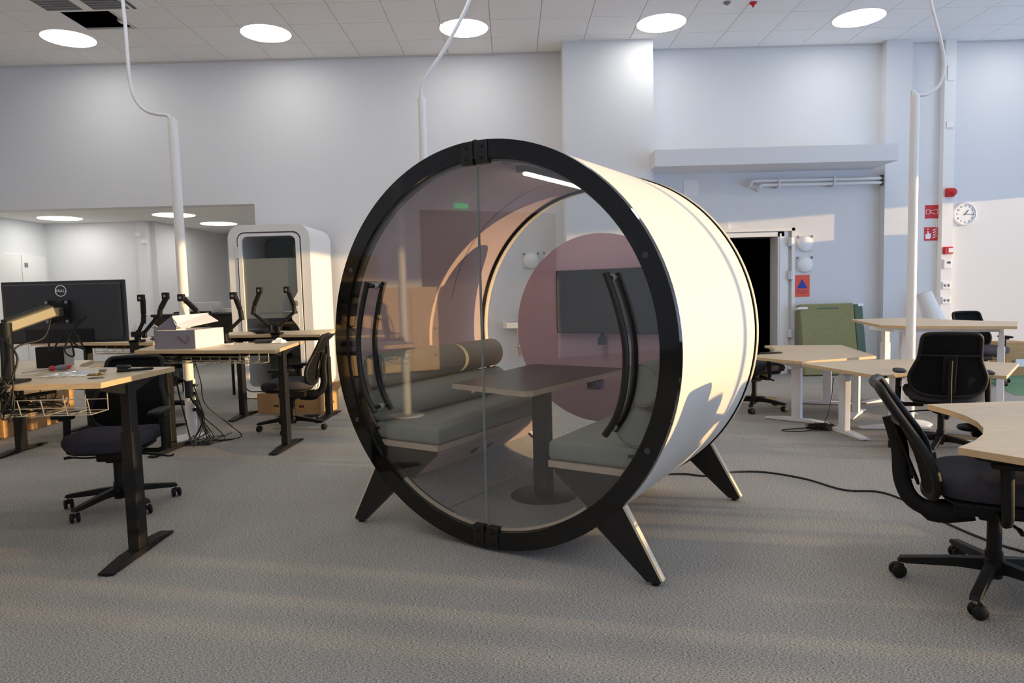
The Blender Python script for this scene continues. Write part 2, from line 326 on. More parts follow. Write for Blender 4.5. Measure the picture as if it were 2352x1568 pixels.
# alcove on the left
w=MB(); w.bounds(-7.9,-7.8,YF+.25,11.7,0,AZ+.05); w.bounds(-7.9,-6.2,11.6,11.7,0,AZ+.05); w.bounds(-6.3,-6.0,11.7,14.7,0,AZ+.05); w.bounds(-6.0,AX,14.6,14.7,0,AZ+.05); w.bounds(AX,AX+.1,YF+.25,14.7,0,AZ+.05)
struct(w.build('wall_alcove','wall'))
w=MB(); w.bounds(-6.24,-6.08,11.54,11.70,0,AZ+.03); struct(w.build('trim_2','wsteel'))
c=MB(); c.bounds(-8,AX+.1,YF+.25,14.8,AZ+.02,AZ+.1); ac_=struct(c.build('ceiling_alcove','tbar'))
for ix in range(7):
    for iy in range(8):
        x=-7.6+ix*.61; y=10.3+iy*.6
        if x>AX-.2 or y>14.4: continue
        t=proto.copy(); COL.objects.link(t); t.parent=ac_; t.location=(x,y,AZ+.006)
for (x,y,l) in ((-7.08,10.9,'flat round lamp on the alcove ceiling at far left above the monitor'),(-5.26,10.86,'round alcove ceiling lamp crossed by the white pole'),(-5.17,12.3,'round alcove ceiling lamp close to the phone booth top')): round_lamp('alcove_lamp',x,y,AZ+.004,l,'alcove ceiling lamps')
dd=MB(); dd.bounds(-7.8,-7.765,10.3,10.93,0,2.05); dd2=MB(); dd2.bounds(-7.8,-7.765,10.94,11.5,0,2.05)
o=struct(dd.build('door_2','white')); o=struct(dd2.build('door_3','white'))
b=MB(); b.bounds(-7.765,-7.757,11.0,11.07,1.86,1.93); b.build('number_plate','grey',o)
for (x,y,z) in ((-6.20,11.53,2.38),(-6.11,11.53,2.26)):
    b=MB(); b.box((x,y,z),(.10,.03,.07),bev=.006); tag(b.build('wall_sensor','whitep'),'small white box on the alcove post, %s'%('upper one' if z>2.3 else 'lower one'),'sensor')

# trunking column with devices
w=MB(); w.bounds(6.07,6.225,9.66,YF,0,ZC); struct(w.build('trim_3','white'))
for (z,hh) in ((4.12,.20),(3.42,.08)):
    b=MB(); b.bounds(6.10,6.20,9.645,9.66,z-hh/2,z+hh/2,bev=.004); tag(b.build('trunking_cover','whitep'),'bright white cover plate %s on the slim wall trunking'%('high up' if z>4 else 'halfway up'),'cover plate')
t=empty('alarm_beacon',(6.16,9.66,2.49),0,'round red alarm beacon on the white wall trunking','alarm')
b=MB(); b.bounds(-.06,.06,-.04,0,-.06,.06,bev=.012); b.build('base','red',t)
b=MB(); b.lathe([(0,.075),(.045,.07),(.055,.05),(.062,0)],xf=Matrix.Translation((.0,-.04,0))@Matrix.Rotation(pi/2,4,'X')); b.build('lens','red',t)
t=empty('fire_call_point',(6.15,9.66,1.69),0,'small red and white fire call point on trunking','call point')
b=MB(); b.bounds(-.06,.06,-.05,0,-.05,.05,bev=.006); b.build('housing','red',t)
b=MB(); b.bounds(-.01,.05,-.054,-.05,-.03,.03); b.build('button','whitep',t)
t=empty('thermostat',(6.15,9.66,1.50),0,'white wall thermostat with small dark display on trunking','thermostat')
b=MB(); b.bounds(-.055,.055,-.03,0,-.065,.065,bev=.006); b.build('housing','whitep',t)
b=MB(); b.bounds(-.012,.035,-.033,-.03,.005,.035); b.build('display','dgrey',t)
for z in (1.20,.99):
    t=empty('wall_socket',(6.15,9.66,z),0,'white double socket on trunking, %s'%('upper one below the thermostat' if z>1.1 else 'lower one above the table'),'socket','trunking sockets')
    b=MB(); b.bounds(-.06,.055,-.02,0,-.05,.05,bev=.005); b.build('plate','whitep',t)
    for sx in (-.028,.024):
        b=MB(); b.lathe([(0,.004),(.016,.004),(.02,0)],n=16,xf=Matrix.Translation((sx,-.02,0))@Matrix.Rotation(pi/2,4,'X')); b.build('outlet','grey',t)
# clock
def wall_clock(x,y,z,rz,label):
    t=empty('wall_clock',(x,y,z),rz,label,'clock'); Rf=Matrix.Rotation(pi/2,4,'X')
    b=MB(); b.lathe([(0,0),(.160,0),(.165,.02),(.158,.042),(.145,.045),(.142,.034)],n=48,xf=Rf); b.build('case','wsteel',t)
    b=MB(); b.lathe([(0,.034),(.143,.034)],n=48,xf=Rf); b.build('dial','whitep',t)
    for k in range(12):
        a=2*pi*k/12; b=MB(); text_mesh(b,str(12 if k==0 else k),.036,TF(.115*sin(a),-.0355,.115*cos(a))); b.build('numeral','black',t)
    for nm,a,l,wd in (('hour_hand',math.radians(38),.075,.008),('minute_hand',math.radians(94),.115,.006)):
        b=MB(); b.box((0,-.038,l/2-.01),(wd,.002,l+.02),xf=Matrix.Rotation(a,4,'Y')); b.build(nm,'black',t)
wall_clock(6.43,YF,2.195,0,'round white wall clock with black numerals on the right wall')
# signs
def sign(x0,x1,z0,z1,name,label,m):
    t=empty(name,((x0+x1)/2,YF,(z0+z1)/2),0,label,'sign'); b=MB(); b.bounds(-(x1-x0)/2,(x1-x0)/2,-.006,0,-(z1-z0)/2,(z1-z0)/2); b.build('board',m,t); return t
def pp(b,poly,y=-.008): b.prism(poly,-.006,y,'xz')
def outline(b,poly,wd=.005):
    n=len(poly)
    for i in range(n):
        p,q=Vector((*poly[i],0)),Vector((*poly[(i+1)%n],0)); d=(q-p).normalized(); nn=Vector((-d.y,d.x,0))*wd/2; p-=d*wd/2; q+=d*wd/2
        pp(b,[(p+nn)[:2],(q+nn)[:2],(q-nn)[:2],(p-nn)[:2]])
t=sign(5.885,6.066,2.15,2.335,'alarm_horn_sign','square red sign with white horn outline above the fire sign','red')
b=MB(); outline(b,[(-.08,-.03),(-.025,-.03),(-.025,.03),(-.08,.03)]); outline(b,[(-.02,-.012),(.08,-.035),(.08,.035),(-.02,.012)]); b.build('pictogram','whitep',t)
t=sign(5.878,6.064,1.84,2.027,'fire_alarm_sign','square red sign with white hand and flames below the horn sign','red')
b=MB(); pp(b,[(-.075,-.07),(-.02,-.075),(.0,-.045),(.0,.0),(-.03,.012),(-.035,.02),(-.038,.045),(-.052,.045),(-.052,-.01),(-.075,.005),(-.08,-.015)])
b.lathe([(0,.008),(.010,.008),(.010,.006)],n=14,xf=Matrix.Translation((-.045,0,.068))@Matrix.Rotation(pi/2,4,'X'))
for k in range(4):
    z=-.06+k*.035; pp(b,[(.02,z),(.05,z+.002),(.08,z+.03),(.082,z+.045),(.06,z+.022),(.03,z+.016)])
b.build('pictogram','whitep',t)
t=sign(4.042,4.257,1.092,1.40,'shelter_sign','orange sign with a blue triangle beside the dark doorway','orange')
b=MB(); pp(b,[(-.075,-.035),(.075,-.035),(0,.10)]); b.build('triangle','blue',t)
b=MB(); text_mesh(b,'VÄESTÖNSUOJA',.021,TF(0,-.007,-.072)); text_mesh(b,'SKYDDSRUM',.021,TF(0,-.007,-.10)); b.build('lettering','violet',t)
# round wall plates
def round_plate(x,z,label,y=YF):
    t=empty('round_wall_plate',(x,y,z),0,label,'wall plate','round wall plates')
    b=MB(); b.bounds(-.115,.115,-.012,0,-.10,.12,bev=.004); b.build('back_plate','wall',t)
    b=MB(); b.lathe([(0,.05),(.095,.048),(.105,.036),(.105,.012)],n=40,xf=Matrix.Rotation(pi/2,4,'X')); b.build('disc','whitep',t)
    for sx in (-.1,.1):
        b=MB(); b.bounds(sx-.012,sx+.012,-.03,-.012,.085,.115,bev=.003); b.build('clip','grey',t)
round_plate(4.18,1.84,'white round wall plate beside the doorway, upper one'); round_plate(4.18,1.545,'white round wall plate above the orange sign')
round_plate(.30,1.70,'white round wall plate seen through the pod left of the pink disc'); round_plate(.585,1.705,'white round wall plate half hidden by the pink disc')
# pipes
p=MB()
for k,(x0,z) in enumerate(((3.40,2.725),(3.52,2.665))):
    p.tube([(5.24,9.66,z-.01),(x0+.03,9.66,z),(x0,9.66,z-.012),(x0-.005,9.66,z-.05),(x0-.005,9.74,z-.06)],.021,n=12)
tag(p.build('wall_pipes','white'),'pair of white pipes running along the wall under the canopy','pipe')
for x in (3.78,4.55):
    b=MB(); b.bounds(x-.012,x+.012,9.63,YF,2.62,2.75); tag(b.build('pipe_clamp','wsteel'),'white clamp on the wall pipes, %s'%('left one' if x<4 else 'right one'),'clamp')
b=MB(); b.bounds(5.205,5.236,9.64,9.69,2.62,2.76); tag(b.build('pipe_sleeve','dgrey'),'dark sleeve where the pipes enter the wall column','sleeve')
# wash basin seen through the pod
t=empty('wash_basin',(.10,YF,.80),0,'small white wash basin on the wall behind the pod','wash basin')
b=MB(); b.prism([(-.22,0),(-.22,-.16),(-.17,-.27),(.17,-.27),(.22,-.16),(.22,0)],-.035,.045); b.build('bowl','ceramic',t)
b=MB(); b.prism([(-.17,-.04),(-.17,-.15),(-.13,-.23),(.13,-.23),(.17,-.15),(.17,-.04)],.0455,.047); b.build('basin_shade','grey',t)  # flat grey plate paints the shade of the bowl's hollow
b=MB(); b.cyl((.03,-.05,.045),(.03,-.05,.15),.016); b.tube(smooth([(.03,-.05,.14),(.03,-.10,.16),(.03,-.15,.14)]),.011); b.cyl((.03,-.05,.15),(.03,-.05,.19),.02); b.build('faucet','chrome',t)
b=MB(); b.cyl((-.01,-.12,-.26),(-.01,-.12,-.035),.013); b.cyl((-.01,-.12,-.44),(-.01,-.12,-.27),.03); b.lathe([(.03,0),(.05,.005),(.05,.02),(.03,.025)],c=(-.01,-.12,-.32)); b.tube(smooth([(-.01,-.12,-.36),(.05,-.08,-.34),(.08,0,-.34)]),.014); b.build('trap','chrome',t)
b=MB(); b.tube(smooth([(.06,-.03,-.40),(.07,-.05,-.2),(.05,-.05,-.03)]),.008); b.cyl((.06,-.03,-.28),(.06,-.03,-.20),.02); b.build('supply_hose','steel',t)

# ------------------------------------------------------------------ furniture builders
def desk(name,poly,z,legs,fm,label,beam=None,th=.026,group=None):
    cx=sum(p[0] for p in poly)/len(poly); cy=sum(p[1] for p in poly)/len(poly)
    t=empty(name,(cx,cy,0),0,label,'desk',group); P=[(x-cx,y-cy) for x,y in poly]
    b=MB(); b.prism(P,z-th,z,smi=1); b.build('tabletop',['wood','woodedge'],t)
    for (x,y,a) in legs:
        x-=cx; y-=cy; X=Matrix.Translation((x,y,0))@Matrix.Rotation(a,4,'Z')     # foot runs along local x
        b=MB(); hz_=min(.61,z-.12); b.box((0,0,.03+hz_/2),(.085,.06,hz_),xf=X,bev=.006); lg=b.build('leg',fm,t)
        b=MB(); b.bounds(-.035,.035,-.0235,.0235,hz_,z-.03,xf=X,bev=.004); b.build('inner_column',fm,lg)
        b=MB(); b.prism([(-.29,.006),(.29,.006),(.29,.016),(.12,.034),(-.12,.034),(-.29,.016)],-.036,.036,'xz',xf=X); b.build('foot',fm,lg)
        b=MB(); b.prism([(-.28,z-th-.012),(.28,z-th-.012),(.28,z-th-.001),(-.28,z-th-.001)],-.03,.03,'xz',xf=X); b.prism([(-.26,z-th-.012),(.26,z-th-.012),(.06,z-th-.06),(-.06,z-th-.06)],-.012,.012,'xz',xf=X); b.build('support_arm',fm,lg)
        for sx in (-.27,.27):
            b=MB(); b.cyl(tuple(X@Vector((sx,0,0))),tuple(X@Vector((sx,0,.008))),.02); b.build('glide','bplast',lg)
    if len(legs)>1:
        b=MB()
        for i in range(len(legs)-1):
            p,q=[Vector((l[0]-cx,l[1]-cy,z-th-.035)) for l in (legs[i],legs[i+1])]; d=(q-p); a=math.atan2(d.y,d.x)
            b.box((0,0,0),(d.length-.05,.05,.04),xf=Matrix.Translation((p+q)/2)@Matrix.Rotation(a,4,'Z'))
        b.build('crossbeam',fm,t)
    return t
def basket(t,p0,p1,z,dep,h=.085,n=None,m='wire'):
    """wire cable basket hung under a top from p0 to p1 (local xy), depth dep to the left"""
    p0,p1=Vector((*p0,0)),Vector((*p1,0)); d=(p1-p0); L=d.length; d.normalize(); nn=Vector((-d.y,d.x,0)); b=MB(); r=.0027
    g=lambda u,v,w:p0+d*u+nn*v+Vector((0,0,w))
    for v,w in((0,z-h*.35),(.012,z-h*.7),(.02,z-h),(dep*.5,z-h),(dep,z-h),(dep,z-h*.55),(dep,z-.005)): b.tube([g(0,v,w),g(L,v,w)],r,n=5)
    k=n or max(3,int(L/.11))
    for i in range(k+1):
        u=L*i/k; b.tube([g(u,0,z-h*.35),g(u,.02,z-h),g(u,dep,z-h),g(u,dep,z)],r*1.15,n=5)
    return b.build('cable_basket',m,t)
def cable(pts,r=.004,k=6): return smooth(pts,k)
def tangle(t,c,size,n,seed,name='cable_tangle',r=.0035):
    rnd=random.Random(seed); b=MB()
    for i in range(n):
        pts=[(c[0]+rnd.uniform(-1,1)*size[0],c[1]+rnd.uniform(-1,1)*size[1],c[2]+rnd.uniform(-1,1)*size[2]) for _ in range(5)]
        b.tube(smooth(pts,6),r,n=6)
    return b.build(name,'cable',t)
def seg_bar(b,p,q,w,h,bev=.006,mi=0):
    p,q=Vector(p),Vector(q); d=q-p; X=Matrix.Translation((p+q)/2)@d.to_track_quat('X','Z').to_matrix().to_4x4(); b.box((0,0,0),(d.length,w,h),xf=X,bev=bev,mi=mi)
def dual_arm(base,left,right,label,m='bplast',side=-1):
    """base=(x,y,ztop of desk); left/right: [pivot, elbow low, elbow high, head] in world space"""
    t=empty('dual_monitor_arm',base,0,label,'monitor arm','empty dual monitor arms'); B=Vector(base)
    b=MB(); b.box((0,side*.01,.012),(.10,.12,.022),bev=.004); b.box((0,side*.06,-.035),(.08,.02,.115)); b.box((0,side*.03,-.085),(.06,.06,.012)); b.build('clamp','bplast',t)
    b=MB(); b.cyl((0,0,.02),(0,0,.10),.028); b.box((0,0,.075),(.10,.05,.05),bev=.01); b.build('post','bplast',t)
    for A in (left,right):
        a=[Vector(q)-B for q in A]
        b=MB(); b.cyl(a[0]-Vector((0,0,.05)),a[0]+Vector((0,0,.02)),.021); seg_bar(b,a[0],a[1],.034,.03,.01); lo=b.build('lower_arm',m,t)
        b=MB(); b.cyl(a[1]-Vector((0,0,.02)),a[2],.022); b.build('elbow',m,lo)
        b=MB(); seg_bar(b,a[2],a[3],.038,.044,.012); up=b.build('upper_arm',m,t)
        b=MB(); b.box(tuple(a[3]+Vector((0,-.03,0))),(.055,.05,.065),bev=.006); b.cyl(a[3]+Vector((0,-.057,0)),a[3]+Vector((0,-.053,0)),.013,mi=1); b.build('head',['bplast','steel'],up)
    return t
# ---- office chair prototype, sitter faces +y
def make_chair():
    t=empty('office_chair',(0,0,0))
    b=MB(); b.pill((0,.02,.395),.50,.48,.085,e=3.6,bulge=.012,saddle=.018); b.build('seat','blackfab',t)
    b=MB(); b.pill((0,.02,.375),.42,.42,.03,e=3.6,bulge=0); b.build('seat_shell','bplast',t)
    b=MB(); b.box((0,-.02,.34),(.16,.26,.06),bev=.015); b.box((0,.0,.315),(.10,.12,.05),bev=.012); b.build('mechanism','bplast',t)
    b=MB(); b.cyl((0,0,.12),(0,0,.33),.026); b.cyl((0,0,.055),(0,0,.16),.032); b.build('gas_column','bplast',t)
    b=MB(); b.tube(smooth([(.06,.02,.33),(.16,.03,.325),(.26,.04,.335),(.29,.045,.33)]),[.006]*12+[.009]*7,n=8); b.build('lever','bplast',t)
    b=MB(); b.tube(smooth([(-.06,-.06,.32),(-.18,-.07,.31),(-.28,-.08,.29),(-.31,-.08,.30)]),.006,n=8); b.build('lever','bplast',t)
    b=MB(); b.lathe([(0,.135),(.035,.135),(.045,.11),(.045,.075),(0,.075)],n=20); b.build('base_hub','bplast',t)
    for k in range(5):
        a=math.radians(90+18+72*k); X=Matrix.Rotation(a,4,'Z')
        b=MB(); b.prism([(.03,.130),(.12,.120),(.325,.088),(.335,.070),(.30,.066),(.12,.082),(.03,.080)],-.017,.017,'xz',xf=X); lg=b.build('base_leg','bplast',t)
        X2=Matrix.Translation((.322*cos(a),.322*sin(a),0))@Matrix.Rotation(a*1.7+k,4,'Z')
        b=MB(); b.cyl(tuple(X2@Vector((0,0,.045))),tuple(X2@Vector((0,0,.075))),.007,mi=1)
        for sx in(-1,1): b.lathe([(0,-.009),(.024,-.009),(.029,-.004),(.029,.004),(.024,.009),(0,.009)],n=18,xf=X2@Matrix.Translation((sx*.017,.012,.0295))@Matrix.Rotation(pi/2,4,'Y'))
        b.box((0,.008,.045),(.018,.04,.026),xf=X2,bev=.005); b.build('caster',['bplast','steel'],lg)
    # backrest: outline of half widths by height fraction
    ZB,HB=.455,.475; tilt=math.radians(17)
    def bp(x,t_,off=0):
        cur=.045*(x/.23)**2 + .03*sin(pi*min(1,t_*1.15))     # wrap and lumbar bulge
        y=-.235+cur+off; z=t_*HB; return (x, y*1.0-sin(tilt)*z, ZB+cos(tilt)*z)
    hw=[(0,.12),(.03,.175),(.10,.215),(.2,.232),(.32,.235),(.46,.212),(.6,.188),(.75,.181),(.92,.176),(.975,.164),(1.0,.135)]
    ring=[bp(-w_,t_) for t_,w_ in hw][::-1]+[bp(0,-.012)]+[bp(w_,t_) for t_,w_ in hw]+[bp(0,1.008)]
    b=MB(); b.tube(smooth(ring,4,True),.0165,n=8,closed=True,flat=1.0); fr=b.build('backrest_frame','bplast',t)
    vs=[];fs=[];nx=8
    for t_,w_ in hw:
        for i in range(nx+1): vs.append(bp(-w_+2*w_*i/nx,t_))
    for j in range(len(hw)-1):
        for i in range(nx): q=j*(nx+1)+i; fs.append((q,q+1,q+nx+2,q+nx+1))
    n0=len(vs); v2=[(x,y-.006,z) for x,y,z in vs]
    b=MB(); b.add(vs,fs,True); b.add(v2,[f[::-1] for f in fs],True); b.build('backrest_mesh','meshfab',t)
    b=MB(); b.tube([bp(x,.66,-.012) for x in (-.182,-.1,0,.1,.182)],.009,n=8)
    seg_bar(b,bp(0,.67,-.014),bp(0,.05,-.018),.085,.012,.005); b.build('back_bar','bplast',fr)
    b=MB(); p=bp(0,.13,-.03); b.cyl(p,(p[0],p[1]-.012,p[2]),.02); b.build('lumbar_knob','bplast',fr)
    b=MB(); q=smooth([(0,-.08,.335),(0,-.20,.325),(0,-.285,.37),(0,-.315,.46),bp(0,.30,-.06),bp(0,.60,-.035)],4)
    b.tube(q,[.022]*6+[.015]*(len(q)-6),n=10,flat=2.3,up=(0,-1,0)); b.build('back_support','bplast',t)
    for s_ in(-1,1):
        b=MB(); b.tube([(s_*.12,.0,.352),(s_*.25,.0,.348),(s_*.282,.0,.36),(s_*.29,.0,.39),(s_*.285,-.005,.56)],[.016,.016,.018,.02,.022],n=10); ar=b.build('armrest','bplast',t)
        b=MB(); b.box((s_*.285,-.005,.575),(.06,.10,.025),bev=.008); b.pill((s_*.28,.015,.588),.088,.25,.026,e=3.2,bulge=.002,n=24); b.build('arm_pad','bplast',ar)
    return t
chair0=make_chair(); chair_used=[False]
def chair(x,y,rz,label,sc=1.0,base=0):
    o=chair0 if not chair_used[0] else copy_tree(chair0); chair_used[0]=True
    o.location=(x,y,0); o.rotation_euler=(0,0,math.radians(rz)); o.scale=(sc,)*3
    for ch in o.children:
        if ch.name.startswith('base_leg'): ch.rotation_euler=(0,0,math.radians(base))
    return tag(o,label,'chair','black office swivel chairs')
chair(-2.50,4.23,186,'black office chair facing the camera behind the near left desk',1.0,32)
chair(-2.16,6.60,94,'black office chair in side view under the desk by the phone booth')
chair(-3.95,7.75,182,'black office chair mostly hidden behind the far left desk')
chair(3.22,5.08,-24,'black mesh office chair seen from behind at the low white desk',1.0)
chair(1.98,2.76,-118,'black office chair cut by the right edge, back leaning left',1.04,19)
chair(2.50,7.02,-80,'black office chair half hidden behind the round pod shell')
chair(5.76,8.33,178,'black office chair whose back top shows behind the raised far desk',.95)

for o_ in bpy.data.objects:
    if o_.parent and o_.parent.get('label','').startswith('black office chair cut by'):
        if o_.name.startswith(('backrest_','back_support')): o_.rotation_euler=(.12,0,0); o_.location=(0,.045,-.035 if o_.name.startswith('backrest_') else 0)
# ------------------------------------------------------------------ left desks
BK='bsteel'
L1=desk('sit_stand_desk',[(-1.905,3.135),(-1.890,3.80),(-2.40,3.87),(-2.52,3.95),(-2.60,4.10),(-2.69,4.36),(-3.17,4.44),(-3.45,4.10),(-2.86,3.135)],.92,[(-1.945,3.42,pi/2),(-3.32,4.0,math.radians(150))],BK,'oak top desk with black legs at near left holding the monitor')
L2=desk('sit_stand_desk',[(-3.114,5.61),(-1.836,5.273),(-1.938,6.307),(-2.35,6.20),(-2.62,6.30),(-2.93,6.22),(-3.24,6.12)],.88,[(-1.955,5.78,math.radians(86)),(-2.955,5.80,math.radians(86))],BK,'oak top desk with black legs carrying the open white carton')
L3=desk('sit_stand_desk',[(-2.95,7.14),(-1.93,6.87),(-2.04,7.90),(-2.5,7.74),(-2.85,7.95),(-3.30,7.75)],.90,[(-1.97,7.22,math.radians(86)),(-2.93,7.33,math.radians(86))],BK,'oak top desk with black legs right in front of the phone booth')
L4=desk('sit_stand_desk',[(-3.38,6.38),(-3.72,5.95),(-4.35,5.50),(-4.75,5.75),(-4.75,6.42),(-4.2,6.45),(-3.75,6.55)],.72,[(-4.33,5.92,pi/2)],BK,'lower oak top desk whose corner shows beside the near chair back')
L5=desk('sit_stand_desk',[(-4.75,6.72),(-3.30,6.27),(-3.22,6.62),(-3.45,7.22),(-4.1,7.25),(-4.75,7.35)],.90,[(-4.33,6.95,math.radians(70)),(-3.50,6.70,math.radians(70))],BK,'oak top desk with black legs at far left behind the monitor')
def loc(t,*p): return [(x-t.location.x,y-t.location.y) for x,y in p]
a,c=loc(L1,(-1.99,3.16),(-2.86,3.16)); basket(L1,c,a,.885,.16,h=.12,n=8)
a,c=loc(L2,(-2.02,5.40),(-2.98,5.66)); basket(L2,c,a,.85,.14,h=.085,n=11)
a,c=loc(L5,(-3.50,6.42),(-4.05,6.60)); basket(L5,c,a,.87,.14,h=.09,n=5)
cc=loc(L1,(-2.42,3.24))[0]; tangle(L1,(cc[0],cc[1],.82),(.24,.06,.05),22,3); cc=loc(L1,(-2.36,3.12))[0]; tangle(L1,(cc[0],cc[1],.86),(.06,.03,.10),12,8)
cc=loc(L1,(-1.93,3.95))[0]; b=MB(); b.tube(smooth([(cc[0],cc[1]-.1,.87),(cc[0]+.04,cc[1],.80),(cc[0]+.02,cc[1]+.05,.72),(cc[0]+.06,cc[1]+.1,.62)]),.006); b.box((cc[0]+.04,cc[1],.77),(.03,.05,.10),bev=.006); b.build('power_adapter','cable',L1)
cc=loc(L2,(-2.55,5.62))[0]; tangle(L2,(cc[0],cc[1],.82),(.35,.07,.035),16,5)
cc=loc(L2,(-2.45,5.66))[0]; b=MB(); b.box((cc[0],cc[1],.79),(.42,.05,.035),bev=.005); b.build('power_strip','bplast',L2)
# arms on the left desks
dual_arm((-3.505,6.385,.9005),[(-3.529,6.45,.99),(-3.477,6.45,1.091),(-3.468,6.45,1.156),(-3.466,6.45,1.312)],[(-3.472,6.45,.985),(-3.312,6.43,1.152),(-3.293,6.42,1.201),(-3.21,6.40,1.325)],'empty black dual monitor arm left of the white pole')
dual_arm((-2.65,6.245,.8805),[(-2.675,6.2,.965),(-2.833,6.2,1.086),(-2.847,6.2,1.177),(-2.969,6.2,1.305)],[(-2.607,6.2,.965),(-2.444,6.2,1.107),(-2.456,6.2,1.179),(-2.499,6.2,1.31)],'empty black dual monitor arm rising behind the open carton',side=1)
dual_arm((-2.425,7.055,.9005),[(-2.453,6.95,.985),(-2.626,6.95,1.134),(-2.609,6.95,1.205),(-2.538,6.95,1.358)],[(-2.377,6.95,.985),(-2.205,6.95,1.132),(-2.207,6.95,1.194),(-2.26,6.95,1.358)],'empty black dual monitor arm forming a V before the phone booth')
# near monitor on its arm
t=empty('desk_monitor',(-2.372,3.62,1.243),0,'large dark monitor seen from behind with round white logo','monitor')
b=MB(); b.box((0,.02,0),(.655,.016,.33),bev=.004); b.build('screen_panel','monback',t)
b=MB(); b.box((0,.005,0),(.62,.022,.30),bev=.008); b.build('rear_cover','monback',t)
b=MB(); b.box((-.02,-.008,-.125),(.36,.006,.07)); b.build('port_recess','bsatin',t)
b=MB(); b.box((0,.0285,0),(.64,.001,.315)); b.build('screen','screen',t)
b=MB(); b.lathe([(.0265,.0),(.0265,.0015),(.0300,.0015),(.0300,0)],n=40,xf=Matrix.Translation((0,-.006,.112))@Matrix.Rotation(pi/2,4,'X'))
for ch,dx,ro in (('D',-.0175,0),('E',-.0045,.7),('L',.0075,0),('L',.0175,0)): text_mesh(b,ch,.0215,Matrix.Translation((dx,-.0066,.112))@Matrix.Rotation(-ro,4,'Y')@FACE)
b.build('logo','whitep',t)
t=empty('monitor_arm',(-2.38,3.21,.9205),0,'single monitor arm with grey sunlit boom holding the monitor','monitor arm')
b=MB(); b.box((0,0,.008),(.12,.13,.014),bev=.003); b.box((0,-.09,-.045),(.06,.02,.12)); b.box((0,-.035,.008),(.08,.12,.012)); b.build('clamp','bplast',t)
b=MB(); seg_bar(b,(-.005,.0,.01),(-.02,.03,.245),.05,.045,.01); b.build('post','bsteel',t)
b=MB(); b.cyl((-.02,.03,.21),(-.02,.03,.285),.03); b.build('elbow','bplast',t)
b=MB(); seg_bar(b,(-.02,.03,.262),(.085,.22,.332),.05,.056,.008); bo=b.build('boom','armsilver',t)
b=MB(); seg_bar(b,(-.03,.03,.288),(.07,.21,.358),.052,.02,.006); b.build('boom_cover','bplast',bo)
b=MB(); seg_bar(b,(.075,.21,.325),(.02,.37,.325),.035,.045,.006); b.build('tilt_joint','armsilver',t)
b=MB(); b.prism([(-.065,.06),(-.03,.06),(-.02,.045),(.02,.045),(.03,.06),(.065,.06),(.065,-.06),(.035,-.06),(.02,-.045),(-.02,-.045),(-.035,-.06),(-.065,-.06)],.376,.386,'xz',xf=Matrix.Translation((.0,0,.325))); b.build('mounting_plate','bplast',t)
for sx in(-.052,.052):
    for sz in(-.05,.05):
        b=MB(); b.cyl((sx,.370,.325+sz),(sx,.377,.325+sz),.008); b.build('screw','steel',t)
for pts in ([(.08,.2,.29),(.07,.15,.2),(.0,.05,.16),(-.02,.0,.02),(0,-.06,-.05)],[(.05,.37,.23),(.12,.30,.10),(.1,.26,.14),(.17,.29,.29)],[(.09,.37,.22),(.16,.32,.13),(.12,.28,.2),(.20,.3,.3)],[(-.05,.37,.22),(-.02,.33,.12),(.03,.36,.21)],[(-.02,.02,.2),(-.07,.0,.14),(-.03,-.04,.05),(.02,-.07,-.06)],[(.0,.0,.2),(.06,-.02,.12),(.04,-.04,.02),(.05,-.06,-.08)]):
    b=MB(); b.tube(smooth(pts),.005,n=6); b.build('cable','cable',t)
# things on the near desk
t=empty('docking_box',(-2.66,3.95,.921),0,'dark box standing on the near desk below the monitor','box'); b=MB(); b.box((0,0,.06),(.16,.08,.12),bev=.004); b.build('housing','bplast',t); b=MB(); b.box((.086,0,.055),(.012,.07,.10)); b.build('end_panel','steel',t)
t=empty('screwdriver',(-2.51,3.68,.938),math.radians(58),'screwdriver with grey and red handle lying on the near desk','screwdriver')
b=MB(); b.cyl((0,0,0),(-.13,0,-.008),.0035); b.build('shaft','steel',t)
b=MB(); b.lathe([(0,0),(.012,.002),(.014,.02),(.010,.03),(.0155,.05),(.016,.085),(.011,.105),(0,.11)],n=16,xf=Matrix.Rotation(pi/2,4,'Y')); b.build('handle','grey',t)
b=MB(); b.lathe([(.0125,.001),(.0148,.012),(.0148,.02),(.012,.026)],n=16,xf=Matrix.Rotation(pi/2,4,'Y')); b.lathe([(.0163,.083),(.0125,.104),(.0,.112)],n=16,xf=Matrix.Rotation(pi/2,4,'Y')); b.build('red_grip','red',t)
def crumple(name,c,w_,d_,h,seed,m,label,cat,n=10):
    rnd=random.Random(seed); vs=[];fs=[]
    for j in range(n+1):
        for i in range(n+1):
            u,v=i/n*2-1,j/n*2-1; e=max(0,1-u*u)*max(0,1-v*v)
            vs.append((u*w_/2+rnd.uniform(-1,1)*w_*.03,v*d_/2+rnd.uniform(-1,1)*d_*.03,.002+h*e**.6*rnd.uniform(.3,1)))
    for j in range(n):
        for i in range(n): q=j*(n+1)+i; fs.append((q,q+1,q+n+2,q+n+1))
    b=MB(); b.add(vs,fs); o=b.build(name,m); o.location=c; sol=o.modifiers.new('thickness','SOLIDIFY'); sol.thickness=.0015
    return tag(o,label,cat)
crumple('plastic_bag',(-2.28,3.50,.921),.24,.14,.018,4,'plastic','crumpled clear plastic bag lying on the near desk','plastic bag')
crumple('small_parts_bag',(-2.13,3.47,.921),.07,.05,.012,9,'brass','small bag of brass fittings on the near desk','parts bag',6)
b=MB(); b.cyl((-2.20,3.62,.929),(-2.165,3.615,.929),.008); tag(b.build('metal_sleeve','steel'),'tiny shiny metal sleeve on the near desk','sleeve')
